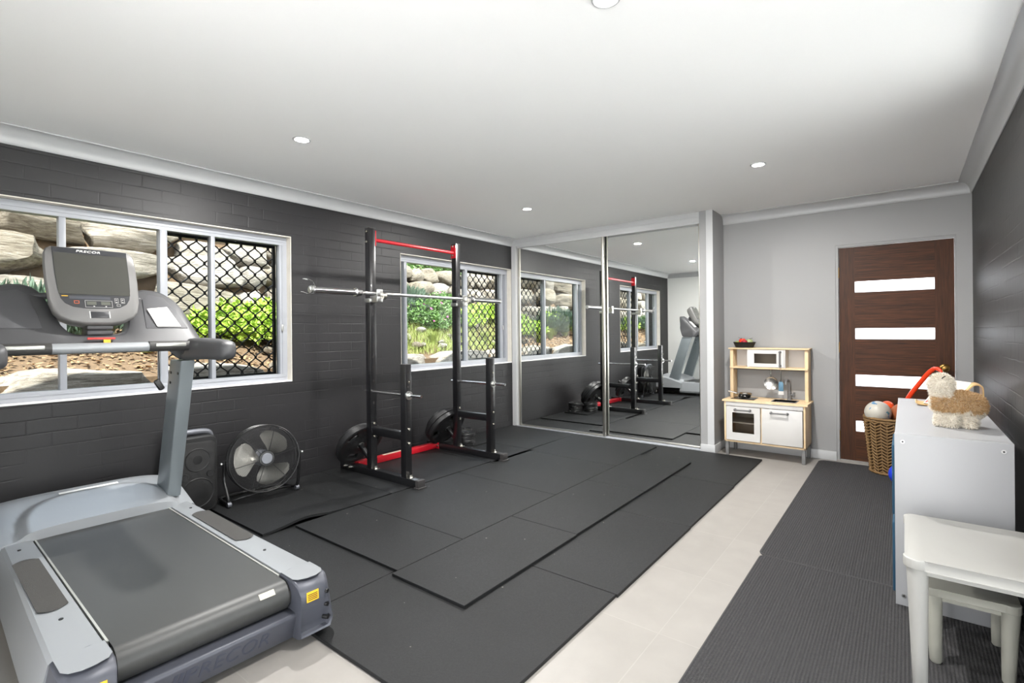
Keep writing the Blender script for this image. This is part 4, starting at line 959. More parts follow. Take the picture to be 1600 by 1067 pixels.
fruit('toy_pear',fx+.044,fy+.012,fz2+.056,.036,(158,168,120),'pale green toy fruit with a black leaf, at the end of the fruit basket',(.034,0,.016))
fruit('toy_lime',fx-.066,fy+.0,fz2+.040,.030,(150,160,78),'lime green toy fruit low at one end of the fruit basket')
# ------------------------------------------------------------------ cube shelf
m_sh=mat('shelf_white',(157,158,160),.38,var=.01,vscale=4)
hx0,hx1,hy0,hy1,hz1=-.045,.352,2.925,4.400,.798; c0=.0095
s=thing('cube_shelf',((hx0+hx1)/2,(hy0+hy1)/2,c0),'low white cube shelf standing along the dark wall under the plush toy','shelf')
for y in (hy0,hy1-.038):
    b=MB(); b.box(hx0,y,c0,hx1,y+.038,hz1-.0,bev=.0015); pnl=b.build('end_panel',m_sh,s)
    if y==hy0:
        for x in (hx0+.030,hx1-.032):
            for z in (.762,.055): 
                b=MB(); b.cyl((x,y+.001,z),(x,y-.0025,z),.0085,n=16); b.cyl((x,y-.002,z),(x,y-.003,z),.004,n=6,mi=1); b.build('screw',[m_steel,m_black],pnl)
b=MB(); b.box(hx0+.001,hy0+.038,hz1-.04,hx1,hy1-.038,hz1-.002); b.build('top_board',m_sh,s,smooth=0)
b=MB(); b.box(hx0+.001,hy0+.038,c0,hx1,hy1-.038,c0+.038); b.build('bottom_board',m_sh,s,smooth=0)
b=MB(); b.box(hx0+.004,hy0+.038,.392,hx1,hy1-.038,.408); b.build('middle_board',m_sh,s,smooth=0)
for i in range(1,4):
    y=hy0+.038+(hy1-hy0-.076)*i/4
    b=MB(); b.box(hx0+.004,y-.008,c0+.038,hx1,y+.008,hz1-.04); b.build('divider',m_sh,s,smooth=0)
m_bin=mat('teal_fabric_bin',(22,62,84),.85,bump=.3,bscale=200)
cw=(hy1-hy0-.076)/4
for i,(z0,w) in enumerate(((c0+.0385,'bottom'),(.4085,'upper'))):
    ya=hy0+.045; b=MB(); b.box(hx0-.011,ya,z0,hx1-.06,ya+cw-.02,z0+.325,bev=.004); 
    o=b.build('storage_bin',m_bin,origin=(.13,ya+.16,z0)); tag(o,'dark teal fabric bin in the %s cube at the near end of the white shelf'%w,'storage bin')
# blue ball beyond the shelf
b=MB(); b.ball((-.036,5.17,.0875),.087,28,18)
o=b.build('toy_ball',mat('ball_blue',(28,58,196),.35),origin=(-.036,5.17,.0005)); tag(o,'glossy blue ball on the floor beyond the cube shelf','ball','loose balls')
# ------------------------------------------------------------------ plush toy on the shelf
m_cream=mat('plush_cream',(226,220,208),.95,var=.04,vscale=40)
m_tan=mat('plush_tan',(196,166,126),.95,var=.3,vscale=90)
m_cream2=mat('plush_cream_deep',(206,196,180),.95); m_tan2=mat('plush_tan_deep',(158,120,76),.95)  # deeper fur tones, mixed in at random
def remeshed(b,vox,name,sm=2):
    me=b.mesh('tmp',m_cream,0); o=bpy.data.objects.new('tmp',me); link(o)
    md=o.modifiers.new('r','REMESH'); md.mode='VOXEL'; md.voxel_size=vox
    ms=o.modifiers.new('s','SMOOTH'); ms.iterations=sm*3; ms.factor=.5
    dg=bpy.context.evaluated_depsgraph_get(); out=bpy.data.meshes.new_from_object(o.evaluated_get(dg)); bpy.data.objects.remove(o); bpy.data.meshes.remove(me)
    out.name=name; out.polygons.foreach_set('use_smooth',[True]*len(out.polygons)); return out
px,py,pz=.190,3.300,hz1-.0015
b=MB(); O=V((px,py,pz))
def el(c,r,sq): b.ball(O+V(c),r,20,14,0,sq)
el((.022,0,.108),.07,(1.20,.98,.90)); el((-.03,0,.112),.066,(1.0,.95,.92)); el((.07,.0,.105),.055,(.75,1,1.0))
el((-.050,.006,.168),.044,(1,.95,1.0)); el((-.052,.006,.205),.047,(1.02,.98,1.02)); el((-.082,.025,.200),.024,(1,1,.9))
for x,y in ((-.052,-.030),(-.012,-.042),(.052,-.036),(-.045,.04),(.055,.042)):
    b.ball(O+V((x,y,.036)),.027,16,12,0,(1,1,1.35)); 
    b.ball(O+V((x-.004,y-.004,.014)),.024,16,12,0,(1.05,1.1,.56))
me=remeshed(b,.006,'plush_body')
pl=thing('plush_alpaca',(px,py,pz),'fluffy cream and tan toy alpaca standing on the white cube shelf','plush toy')
me.transform(ABS[pl.name].inverted()); me.materials.clear(); me.materials.append(m_cream)
bo=bpy.data.objects.new('plush_body',me); link(bo); bo.parent=pl
def fur(name,m,m2,test,n,ln,curl,seed):
    R_=random.Random(seed); b=MB(); polys=[p for p in me.polygons if test(p.center)]
    A=[p.area for p in polys]
    for p in R_.choices(polys,weights=A,k=n):
        nrm=p.normal; c=p.center+V((R_.uniform(-.003,.003),R_.uniform(-.003,.003),R_.uniform(-.003,.003)))
        d=(nrm+V((R_.uniform(-curl,curl),R_.uniform(-curl,curl),R_.uniform(-curl,curl)*.8-.35))).normalized()
        L_=ln*R_.uniform(.6,1.2); w=nrm.cross(d); 
        if w.length<1e-4: w=nrm.orthogonal()
        w=w.normalized()*.0010; c=c-nrm*.001
        tip=c+d*L_; mid=c+d*L_*.5+nrm*L_*.18
        v=[b.bm.verts.new(q) for q in (c-w,c+w,mid+w*.8,mid-w*.8,tip)]
        f1=b.bm.faces.new((v[0],v[1],v[2],v[3])); f2=b.bm.faces.new((v[3],v[2],v[4]))
        if R_.random()<.38: f1.material_index=f2.material_index=1
    mm=b.mesh(name,[m,m2],0); o=bpy.data.objects.new(name,mm); link(o); o.parent=pl; return o
tanz=lambda c: (.080+.022*mnoise.noise(c*38)+.010*math.sin(c.x*60)<c.z<.19) and c.x>-.085 and not (c.x<-.005 and c.z>.142+.1*(c.x+.05))
o=fur('cream_fur',m_cream,m_cream2,lambda c:not tanz(c) and c.z>.006,15000,.015,.5,3); o=fur('tan_back_fur',m_tan,m_tan2,tanz,15000,.016,.85,4); o['label']='tan curly back fur'
b=MB(); b.tube([O+V((-.052,-.040,.236)),O+V((-.046,-.042,.243)),O+V((-.038,-.036,.248))],.0022,n=6); b.build('closed_eye',m_black,pl)
# ------------------------------------------------------------------ book in a bentwood rest
m_bent=wood('bent_birch',(196,160,106),(214,180,128),.45,(5,2,5),bump=.02)
y0=4.05
P_=[(.046,.813),(.062,.803),(.10,.7995),(.20,.7995),(.235,.812),(.262,.852),(.300,.915),(.322,.934),(.345,.932),(.357,.912),(.360,.80)]
ctr=[V((x,0,z)) for x,z in P_]; ctr=smoothpath(ctr,5)
b=MB(); secs=[]
for i,c in enumerate(ctr):
    d=(ctr[min(i+1,len(ctr)-1)]-ctr[max(i-1,0)]).normalized(); n_=V((-d.z,0,d.x))*.0032
    secs.append([c+n_+V((0,y0,.001+.0032)),c+n_+V((0,y0+.16,.001+.0032)),c-n_+V((0,y0+.16,.001+.0032)),c-n_+V((0,y0,.001+.0032))])
b.loft(secs); o=b.build('book_rest',m_bent,origin=(.2,y0+.08,hz1)); tag(o,'curved bentwood book rest behind the plush toy on the cube shelf','book stand')
bk=thing('picture_book',(.18,y0+.06,.806),'white picture book leaning in the bentwood rest on the shelf','book')
C=[V((.083,y0+.02,.812)),V((.185,y0+.10,.962)),V((.314,y0+.10,.946)),V((.238,y0+.02,.812))]
ux=(C[3]-C[0]).normalized(); vy=(C[1]-C[0]).normalized(); nz=ux.cross(vy).normalized()
b=MB(); b.prism(C,nz*-.012); b.build('cover',mat('book_white',(226,224,222),.45),bk,smooth=0)
BM=frame_M(C[0],ux,vy)
b=MB(); b.prism([C[0]+ux*.004+vy*.006+nz*.0006,C[0]+ux*.030+vy*.012+nz*.0006,C[0]+ux*.018+vy*.030+nz*.0006,C[0]+ux*.034+vy*.060+nz*.0006,C[0]+ux*.012+vy*.050+nz*.0006],nz*.0006); b.build('red_print',mat('book_red',(188,44,46),.5),bk,smooth=0)
b=MB(); b.prism([C[3]-ux*.002,C[2]-ux*.002,C[2],C[3]],nz*-.0125); b.build('spine_edge',mat('book_edge_pink',(196,120,120),.5),bk,smooth=0)
textmesh('ES',.026,.0003,frame_M(C[2]-ux*.030-vy*.026+nz*.0008,ux,vy),'cover_lettering',mat('book_ink',(60,62,70),.5),bk)
# ------------------------------------------------------------------ wicker basket with balls and a toy stick
m_wk=mat('seagrass',(116,88,52),.75,var=.35,vscale=40,bump=.4,bscale=150); m_wkd=mat('seagrass_dark',(88,64,38),.85,var=.3,vscale=30)
gx,gy=-.108,5.535; bh=.495; gz=.0105
bs=thing('wicker_basket',(gx,gy,gz),'tall woven seagrass basket of balls between the cube shelf and the front door','basket')
rad=lambda z:.150+.042*min(1,z/bh*1.15)
b=MB(); 
for k in range(7): pass
b.lathe([(0,gz+.004),(rad(0)-.010,gz+.004),(rad(.2)-.012,gz+.2),(rad(bh)-.012,gz+bh-.02),(rad(bh)-.016,gz+bh-.02),(rad(.2)-.018,gz+.2),(rad(0)-.016,gz+.012),(0,gz+.012)],40,Matrix.Translation((gx,gy,0))); b.build('inner_lining',m_wkd,bs)
b=MB(); nc=26
for c in range(nc):
    a0=2*PI*c/nc; a1=2*PI*(c+1)/nc; s=1 if c%2 else -1
    for i in range(17):
        z0=.022+i*.0268; path=[]
        for t in (0,.35,.65,1):
            a=a0+(a1-a0)*t; z=z0+s*.024*(t-.5); r=rad(z)+.004*math.sin(PI*t); path.append((gx+r*math.cos(a),gy+r*math.sin(a),gz+max(z,.012)))
        b.tube(path,.0062,n=5)
b.build('weave',m_wk,bs,smooth=60)
b=MB()
for c in range(nc):
    a=2*PI*c/nc; b.tube([(gx+rad(z)*math.cos(a)*1.0,gy+rad(z)*math.sin(a),gz+z) for z in (.01,.16,.32,bh-.02)],.0055,n=6)
b.build('stake',m_wk,bs,smooth=60)
for z,r,tr,nm in ((bh-.012,rad(bh),.012,'rim'),(bh-.034,rad(bh)+.001,.008,'rim_cord'),(.012,rad(0)+.003,.010,'base_ring')):
    b=MB(); b.tube([(gx+(r+.0025*math.sin(k*2.4))*math.cos(2*PI*k/60),gy+(r+.0025*math.sin(k*2.4))*math.sin(2*PI*k/60),gz+z+.002*math.cos(k*2.4)) for k in range(60)],tr,n=7,closed=True); b.build(nm,m_wk,bs,smooth=60)
# balls
def soccer():
    m=bpy.data.materials.new('printed_ball'); m.use_nodes=True; nt=m.node_tree; b_=nt.nodes['Principled BSDF']; L=nt.links.new
    tc=nt.nodes.new('ShaderNodeTexCoord'); v=nt.nodes.new('ShaderNodeTexVoronoi'); v.inputs['Scale'].default_value=13
    n=nt.nodes.new('ShaderNodeTexNoise'); n.inputs['Scale'].default_value=22; L(tc.outputs['Object'],v.inputs['Vector']); L(tc.outputs['Object'],n.inputs['Vector'])
    sp_=nt.nodes.new('ShaderNodeSeparateColor'); L(v.outputs['Color'],sp_.inputs[0])
    r=nt.nodes.new('ShaderNodeValToRGB'); r.color_ramp.interpolation='CONSTANT'; e=r.color_ramp.elements
    e[0].color=lin((176,172,162)); e[1].position=.60; e[1].color=lin((70,120,160)); x=e.new(.72); x.color=lin((60,140,90)); x=e.new(.84); x.color=lin((190,60,50))
    mu=nt.nodes.new('ShaderNodeMath'); mu.operation='MULTIPLY_ADD'; mu.inputs[1].default_value=1.1; mu.inputs[2].default_value=-.15; L(n.outputs['Fac'],mu.inputs[0])
    m2=nt.nodes.new('ShaderNodeMath'); m2.operation='MULTIPLY'; L(mu.outputs[0],m2.inputs[0])
    a=nt.nodes.new('ShaderNodeMath'); a.operation='MULTIPLY_ADD'; a.inputs[1].default_value=.75; a.inputs[2].default_value=.70; L(sp_.outputs[0],a.inputs[0]); L(a.outputs[0],m2.inputs[1])
    L(m2.outputs[0],r.inputs[0]); L(r.outputs[0],b_.inputs['Base Color']); b_.inputs['Roughness'].default_value=.4; return m
def ballobj(c,r,m,label): 
    b=MB(); b.ball(c,r,32,20); o=b.build('toy_ball',m,origin=c); tag(o,label,'ball','balls in the wicker basket')
ballobj((-.198,5.47,.540),.099,soccer(),'white printed ball with coloured marks on top of the wicker basket')
ballobj((-.02,5.565,.525),.098,mat('ball_brown',(150,84,48),.55,bump=.4,bscale=220),'brown basketball in the wicker basket, half behind the cube shelf')
ballobj((-.135,5.655,.575),.050,mat('ball_orange',(228,84,36),.4),'small orange ball at the back of the wicker basket')
b=MB(); P_=smoothpath([V((-.055,5.41,.30)),V((-.005,5.385,.60)),V((.015,5.36,.700)),V((.122,5.30,.882)),V((.165,5.27,.942)),V((.190,5.26,.955)),V((.215,5.25,.940)),V((.222,5.25,.918))],5)
nP=len(P_); secs=[]
for i,p in enumerate(P_):
    d=(P_[min(i+1,nP-1)]-P_[max(i-1,0)]).normalized(); s_=d.cross(V((0,1,0))).normalized(); t_=V((0,1,0))
    w=.012+.006*math.sin(PI*min(1,i/nP*1.3)) if i<nP*.72 else .016-.008*(i-nP*.72)/(nP*.28)
    secs.append([p+s_*w*math.copysign(abs(math.cos(a))**.7,math.cos(a))+t_*.012*math.copysign(abs(math.sin(a))**.7,math.sin(a)) for a in [2*PI*k/14 for k in range(14)]])
b.loft(secs); o=b.build('toy_stick',mat('toy_orange_red',(226,62,24),.3,coat=.3),origin=(-.05,5.41,.3),smooth=60); tag(o,'orange-red plastic toy stick with a hooked end leaning out of the wicker basket','toy stick')
# ------------------------------------------------------------------ children's table and stool
m_kt=mat('kids_plastic_white',(158,157,153),.38,var=.02,vscale=3)
m_ks=mat('kids_plastic_white_shaded',(156,155,145),.4)  # white plastic again, its creamy shading put into the colour
def leg(b,top,bot,r0,r1): b.lathe([(0,0),(r1*.8,0),(r1,.006)]+[(r1+(r0-r1)*t,.006+(top[2]-bot[2]-.006)*t) for t in (.25,.5,.75,1)]+[(0,top[2]-bot[2])],24,Matrix(((1,0,(top[0]-bot[0])/(top[2]-bot[2]),bot[0]),(0,1,(top[1]-bot[1])/(top[2]-bot[2]),bot[1]),(0,0,1,bot[2]),(0,0,0,1))))
def ktable(t,x0,x1,y0,y1,z,th,rk,zb,r0,r1,m,inset,slot=False):
    b=MB(); pts=[]; cs=((x1-rk,y1-rk),(x0+rk,y1-rk),(x0+rk,y0+rk),(x1-rk,y0+rk)); i_=inset
    for q,(cx,cy) in enumerate(cs):
        a0=q*90
        # knob: the corner bulges out beyond the straight sides
        ex=[(1,1),(-1,1),(-1,-1),(1,-1)][q]
        seq=[math.radians(a0-38+166*k/14) for k in range(15)]
        pts+= [(cx+rk*math.cos(a),cy+rk*math.sin(a),z-th) for a in seq]
    b.prism(pts,(0,0,th),bev=.005,seg=3); b.build('table_top' if slot is None else 'seat_top',m,t,smooth=50)
    b=MB(); b.box(x0+inset+.012,y0+inset+.012,z-th-.02,x1-inset-.012,y1-inset-.012,z-th+.002); b.build('apron',m,t,smooth=0)
    for q,(cx,cy) in enumerate(cs):
        b=MB(); leg(b,(cx,cy,z-th+.002),(cx+(.006 if cx<(x0+x1)/2 else -.006),cy+(.004 if cy<(y0+y1)/2 else -.004),zb),r0,r1); b.build('leg',m,t)
kt=thing('kids_table',(.21,2.51,.0095),'white plastic children\'s table with rounded knob corners beside the cube shelf','children\'s table')
ktable(kt,-.014,.435,2.235,2.785,.480,.036,.040,.0095,.031,.021,m_kt,.012,None)
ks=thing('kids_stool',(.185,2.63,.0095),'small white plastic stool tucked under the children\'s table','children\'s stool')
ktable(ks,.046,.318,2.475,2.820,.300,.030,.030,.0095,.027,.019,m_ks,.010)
# ------------------------------------------------------------------ the garden bank outside the windows
def sandstone():
    m=bpy.data.materials.new('sandstone'); m.use_nodes=True; nt=m.node_tree; b=nt.nodes['Principled BSDF']; L=nt.links.new
    tc=nt.nodes.new('ShaderNodeTexCoord'); oi=nt.nodes.new('ShaderNodeObjectInfo')
    mp=nt.nodes.new('ShaderNodeMapping'); mp.inputs['Scale'].default_value=(3,1.6,6); mp.inputs['Rotation'].default_value=(.35,.2,0); L(tc.outputs['Object'],mp.inputs[0])
    n=nt.nodes.new('ShaderNodeTexNoise'); n.noise_dimensions='4D'; n.inputs['Scale'].default_value=2.2; n.inputs['Detail'].default_value=9; n.inputs['Roughness'].default_value=.62
    ml=nt.nodes.new('ShaderNodeMath'); ml.operation='MULTIPLY'; ml.inputs[1].default_value=40; L(oi.outputs['Random'],ml.inputs[0]); L(ml.outputs[0],n.inputs['W']); L(mp.outputs[0],n.inputs['Vector'])
    r=nt.nodes.new('ShaderNodeValToRGB'); e=r.color_ramp.elements; e[0].position=.30; e[0].color=lin((96,84,68)); e[1].position=.74; e[1].color=lin((206,198,182)); x=e.new(.5); x.color=lin((164,152,132))
    L(n.outputs['Fac'],r.inputs[0])
    hs=nt.nodes.new('ShaderNodeHueSaturation'); L(r.outputs[0],hs.inputs['Color'])
    mr=nt.nodes.new('ShaderNodeMapRange'); mr.inputs[3].default_value=.62; mr.inputs[4].default_value=.92; L(oi.outputs['Random'],mr.inputs[0]); L(mr.outputs[0],hs.inputs['Value'])
    mr2=nt.nodes.new('ShaderNodeMapRange'); mr2.inputs[3].default_value=1.0; mr2.inputs[4].default_value=.5; L(oi.outputs['Random'],mr2.inputs[0]); L(mr2.outputs[0],hs.inputs['Saturation'])
    L(hs.outputs[0],b.inputs['Base Color']); b.inputs['Roughness'].default_value=.9
    n2=nt.nodes.new('ShaderNodeTexNoise'); n2.inputs['Scale'].default_value=14; n2.inputs['Detail'].default_value=8; L(mp.outputs[0],n2.inputs['Vector'])
    ad=nt.nodes.new('ShaderNodeMath'); ad.operation='MULTIPLY_ADD'; ad.inputs[1].default_value=.5; L(n2.outputs['Fac'],ad.inputs[0]); L(n.outputs['Fac'],ad.inputs[2])
    bp=nt.nodes.new('ShaderNodeBump'); bp.inputs['Strength'].default_value=.8; bp.inputs['Distance'].default_value=.03; L(ad.outputs[0],bp.inputs['Height']); L(bp.outputs['Normal'],b.inputs['Normal'])
    return m
m_stone=sandstone()
m_soil=mat('mulch_soil',(98,80,60),.95,var=.55,vscale=35,bump=1.,bscale=60)
m_leaf={'lime':mat('leaf_lime',(150,178,66),.55,var=.35,vscale=6),'grey':mat('leaf_bluegrey',(80,100,82),.6,var=.3,vscale=6),'dark':mat('leaf_green',(82,116,54),.5,var=.4,vscale=6),'grass':mat('leaf_grass',(132,146,70),.6,var=.35,vscale=5)}
def sstep(a,b,t): t=max(0,min(1,(t-a)/(b-a))); return t*t*(3-2*t)
wx=lambda y:-6.75-.95*sstep(2.6,5.2,y)           # foot of the boulder wall
wz=lambda y:1.52+.50*sstep(2.6,5.2,y)
def bankz(x,y):
    x0=-5.42
    if x>x0: return .25
    t=(x0-x)/(x0-wx(y))
    if t<1: return .90+(wz(y)-.90)*(.75*t+.25*t*t)
    top=2.9-.25*sstep(4,6,y); 
    u=min(1,(wx(y)-x)/.75)
    return wz(y)+(top-wz(y))*u+max(0,(wx(y)-.75-x))*.30
b=MB(); xs=[-4.46,-5.0,-5.419,-5.42]+[-5.42-.14*k for k in range(1,34)]+[-10.5,-11.5,-13,-15]; ys=[-9+.3*k for k in range(78)]
vv={}
for i,x in enumerate(xs):
    for j,y in enumerate(ys): vv[i,j]=b.bm.verts.new((x,y,bankz(x,y)-(.06 if x<-5.5 else 0)+.05*mnoise.noise(V((x*1.7,y*1.7,3)))*(1 if x<-5.5 else 0)))
for i in range(len(xs)-1):
    for j in range(len(ys)-1): b.bm.faces.new((vv[i,j],vv[i+1,j],vv[i+1,j+1],vv[i,j+1]))
struct(b.build('garden_bank',m_soil,smooth=80))
# boulders
def boulder_mesh(seed,blocky):
    R_=random.Random(seed); bm=bmesh.new(); bmesh.ops.create_cube(bm,size=2.); bmesh.ops.subdivide_edges(bm,edges=bm.edges[:],cuts=9,use_grid_fill=True)
    e=blocky
    for v in bm.verts:
        p=v.co.normalized(); q=v.co/max(abs(v.co.x),abs(v.co.y),abs(v.co.z)); v.co=p*(1-e)*1.12+q*e
    pl_=[]
    for k in range(9):
        n_=V((R_.gauss(0,1),R_.gauss(0,1),R_.gauss(0,1))).normalized(); pl_.append((n_,R_.uniform(.74,1.0)))
    for v in bm.verts:
        for n_,d in pl_:
            s=v.co.dot(n_)
            if s>d: v.co-=n_*(s-d)*.92
        o=V((seed*3.1,seed*1.7,0)); v.co+=v.co.normalized()*(.13*mnoise.noise(v.co*1.3+o)+.05*mnoise.noise(v.co*3.5+o)+.02*mnoise.noise(v.co*8+o))
    me=bpy.data.meshes.new('boulder'); bm.to_mesh(me); bm.free(); me.materials.append(m_stone)
    me.polygons.foreach_set('use_smooth',[True]*len(me.polygons)); me.set_sharp_from_angle(angle=math.radians(42)); return me
BM_=[boulder_mesh(k,.55) for k in range(7)]; BR_=[boulder_mesh(20+k,.30) for k in range(7)]
R_=random.Random(11)
def boulder(c,s,me,rot,label,grp):
    o=bpy.data.objects.new('boulder',me); link(o); o.location=c; o.scale=s; o.rotation_euler=rot; tag(o,label,'boulder',grp)
LB=['large block-shaped sandstone boulder in the retaining wall behind the window by the treadmill','rounded sandstone boulder in the upper rubble wall behind the window by the squat rack']
y=-7.2
for row in range(5):
    y=-7.4+row*.23
    while y<10.6:
        big=y<2.35
        w=R_.uniform(.62,1.15) if big else R_.uniform(.34,.72)
        nrow=4 if big else (3 if y+w/2<5.5 else 2)
        hh=(.40 if big else .34)*R_.uniform(.9,1.12)
        yc=y+w/2
        if row<nrow:
            base=wz(yc)-.05; lean=.46
            z=base+ (.40 if big else .33)*(row+.45)
            x=wx(yc)-lean*(.40 if big else .33)*row-.10+R_.uniform(-.05,.05)
            boulder((x,yc,z),(.30 if big else .24,w*.49,hh*.50),R_.choice(BM_ if big else BR_),(R_.uniform(-.12,.12),R_.uniform(-.15,.15),R_.uniform(-.2,.2)),LB[0] if big else LB[1],'boulders of the garden retaining wall')
        y+=w*(.97 if big else .93)
# low sandstone kerb along the path
y=-7.5
while y<10.5:
    w=R_.uniform(.8,1.5); yc=y+w/2
    boulder((-5.47,yc,.72),(.20,w*.52,.27),R_.choice(BM_),(R_.uniform(-.05,.05),R_.uniform(-.05,.05),R_.uniform(-.05,.05)),'long low sandstone kerb block at the foot of the garden bank','kerb blocks outside the windows'); y+=w
# dry-looking small rocks by the slope of the security screen
for k in range(26):
    yc=R_.uniform(2.2,9.5); x=R_.uniform(-6.6,-5.75); s=R_.uniform(.035,.075)
    boulder((x,yc,bankz(x,yc)+s*.25),(s,s*1.3,s*.8),R_.choice(BR_),(R_.uniform(-.3,.3),0,R_.uniform(0,6)),'small loose sandstone rock lying on the planted bank','loose rocks on the bank')
# plants
def clump(seed,kind,R0,n,ls,lw,shape):
    q=random.Random(seed); b=MB()
    for k in range(n):
        if shape=='tuft':
            a=q.uniform(0,2*PI); r=R0*.25*q.random(); p=V((r*math.cos(a),r*math.sin(a),0)); out=V((math.cos(a),math.sin(a),0))
            h=R0*q.uniform(.7,1.3); bend=q.uniform(.15,.75)*R0; w=V((-out.y,out.x,0))*lw
            pts=[p,p+V((0,0,h*.55))+out*bend*.3,p+V((0,0,h*.9))+out*bend*.75,p+V((0,0,h*.92))+out*bend*1.2]
            v=[]
            for i,pp in enumerate(pts[:3]): v.append((b.bm.verts.new(pp-w*(1-i*.25)),b.bm.verts.new(pp+w*(1-i*.25))))
            t=b.bm.verts.new(pts[3]); F=b.bm.faces.new
            F((v[0][0],v[0][1],v[1][1],v[1][0])); F((v[1][0],v[1][1],v[2][1],v[2][0])); F((v[2][0],v[2][1],t)); continue
        d=V((q.gauss(0,1),q.gauss(0,1),abs(q.gauss(0,.9))+.02)).normalized(); rr=R0*q.uniform(.45,1.)*(1+.25*mnoise.noise(d*2.2+V((seed,0,0))))
        p=V((d.x*rr,d.y*rr,d.z*rr*.85+R0*.10))
        if shape=='spike': ax=(d+V((0,0,.9))+V((q.gauss(0,.3),q.gauss(0,.3),q.gauss(0,.3)))).normalized()
        else: ax=(d*.6+V((q.gauss(0,.7),q.gauss(0,.7),q.gauss(0,.5)))).normalized()
        sd=ax.cross(V((q.gauss(0,1),q.gauss(0,1),q.gauss(0,1)))).normalized(); L_=ls*q.uniform(.7,1.3); w=sd*lw*q.uniform(.7,1.3); nn=ax.cross(sd)*lw*.35
        v=[b.bm.verts.new(t) for t in (p,p+ax*L_*.5+w+nn,p+ax*L_,p+ax*L_*.5-w+nn)]; b.bm.faces.new((v[0],v[1],v[2])); b.bm.faces.new((v[0],v[2],v[3]))
    return b
PL={}
PL['lime']=clump(1,'lime',.34,1500,.062,.020,'round').mesh('foliage',m_leaf['lime'],0)
PL['grey']=clump(2,'grey',.30,1300,.075,.008,'spike').mesh('foliage',m_leaf['grey'],0)
PL['dark']=clump(3,'dark',.36,1700,.050,.014,'round').mesh('foliage',m_leaf['dark'],0)
PL['grass']=clump(4,'grass',.30,260,.1,.004,'tuft').mesh('foliage',m_leaf['grass'],0)
def flowers(seed,R0,n):
    q=random.Random(seed); b=MB()
    for k in range(n):
        d=V((q.gauss(.6,.8),q.gauss(0,.8),abs(q.gauss(.5,.6)))).normalized(); p=d*R0*1.02
        for j in range(5):
            a=2*PI*j/5; e=d.orthogonal().normalized(); f=d.cross(e); u=e*math.cos(a)+f*math.sin(a); w=d.cross(u)*.010
            v=[b.bm.verts.new(t) for t in (p,p+u*.016+w,p+u*.028+d*.004,p+u*.016-w)]; b.bm.faces.new(v)
    return b.mesh('flower',mat('petal_magenta',(190,70,150),.6),0)
FL=flowers(5,.36,7)
PLAB={'lime':('garden_shrub','bright lime-green leafy shrub on the bank outside the windows','shrub'),'grey':('lavender_bush','blue-grey spiky-leaved bush on the bank outside the windows','bush'),'dark':('flowering_shrub','dark green shrub dotted with magenta flowers on the garden bank','shrub'),'grass':('grass_tuft','arching tuft of ornamental grass on the garden bank','grass tuft')}
def plant(kind,x,y,s,z=None,flower=True):
    nm,lb,ct=PLAB[kind]; z=bankz(x,y)-.05 if z is None else z
    t=thing(nm,(x,y,z),lb,ct,lb.split(' on the')[0]+'s',rz=R_.uniform(0,6.28)); t.scale=(s,s,s)
    o=bpy.data.objects.new('foliage',PL[kind]); link(o); o.parent=t
    if kind=='dark' and flower: f=bpy.data.objects.new('flower',FL); link(f); f.parent=t
# hand-placed where the photograph shows each kind
for x,y,s in ((-6.25,2.15,.9),(-6.35,2.55,1.15),(-6.2,2.95,1.2),(-6.3,3.4,1.2),(-6.5,3.8,1.0),(-6.6,2.8,1.0),(-6.6,3.3,1.1),(-6.55,.78,1.1),(-6.6,1.25,1.1),(-6.7,7.2,.9),(-7.0,8.2,1.0),(-6.3,-1.4,1.),(-6.4,-2.6,1.1),(-6.5,9.2,1.0),(-6.9,7.7,1.1),(-6.6,6.9,.8)): plant('lime',x,y,s)
for x,y,s in ((-6.45,.95,1.5),(-6.4,1.5,1.25),(-6.5,.5,1.5),(-6.25,1.2,1.0),(-6.3,1.9,.6),(-7.05,5.75,1.1),(-7.3,6.2,1.3),(-6.5,.2,1.),(-6.4,-.4,1.1),(-6.3,-.9,1.),(-6.5,-1.9,1.2),(-6.45,-3.3,1.2),(-6.4,-4.2,1.2),(-6.1,8.4,.9),(-6.35,-5.2,1.2)): plant('grey',x,y,s)
for x,y,s in ((-8.35,5.9,1.3),(-8.3,6.6,1.4),(-8.4,7.4,1.3),(-8.3,8.2,1.4),(-6.75,4.9,.9),(-6.85,5.4,1.1),(-6.7,5.9,1.1),(-6.9,6.35,1.15),(-6.6,6.6,.9),(-7.05,4.6,.9),(-6.5,5.2,.7),(-6.5,6.1,.75),(-6.4,-.05,.9),(-6.4,-3.8,1.2),(-6.5,-4.8,1.3),(-7.2,7.0,1.1),(-6.6,4.3,.9)): plant('dark',x,y,s)
for x,y,s in ((-6.15,1.0,.8),(-6.2,1.35,.7),(-6.05,1.75,.7),(-6.1,.6,.8),(-5.95,5.0,.6),(-6.0,5.6,.6),(-6.0,6.2,.7),(-6.1,4.4,.7),(-5.9,2.4,.55),(-5.9,3.2,.5),(-6.0,6.9,.6),(-6.0,-.6,.8),(-6.0,-2.0,.8),(-6.0,-3.4,.8)): plant('grass',x,y,s)
# taller greenery on top of the wall
spots=[]
for k in range(400):
    y=R_.uniform(-7,12); x=wx(y)-R_.uniform(1.1,2.8); sc_=R_.uniform(1.3,2.4) if y>3.6 else R_.uniform(.8,1.2)
    if 2.2<y<3.6 or any((x-a)**2+(y-c)**2<(.36*(sc_+d))**2 for a,c,d in spots): continue
    spots.append((x,y,sc_)); plant(R_.choice(['dark','lime','dark','grass']) if y>3.6 else 'dark',x,y,sc_,flower=False)
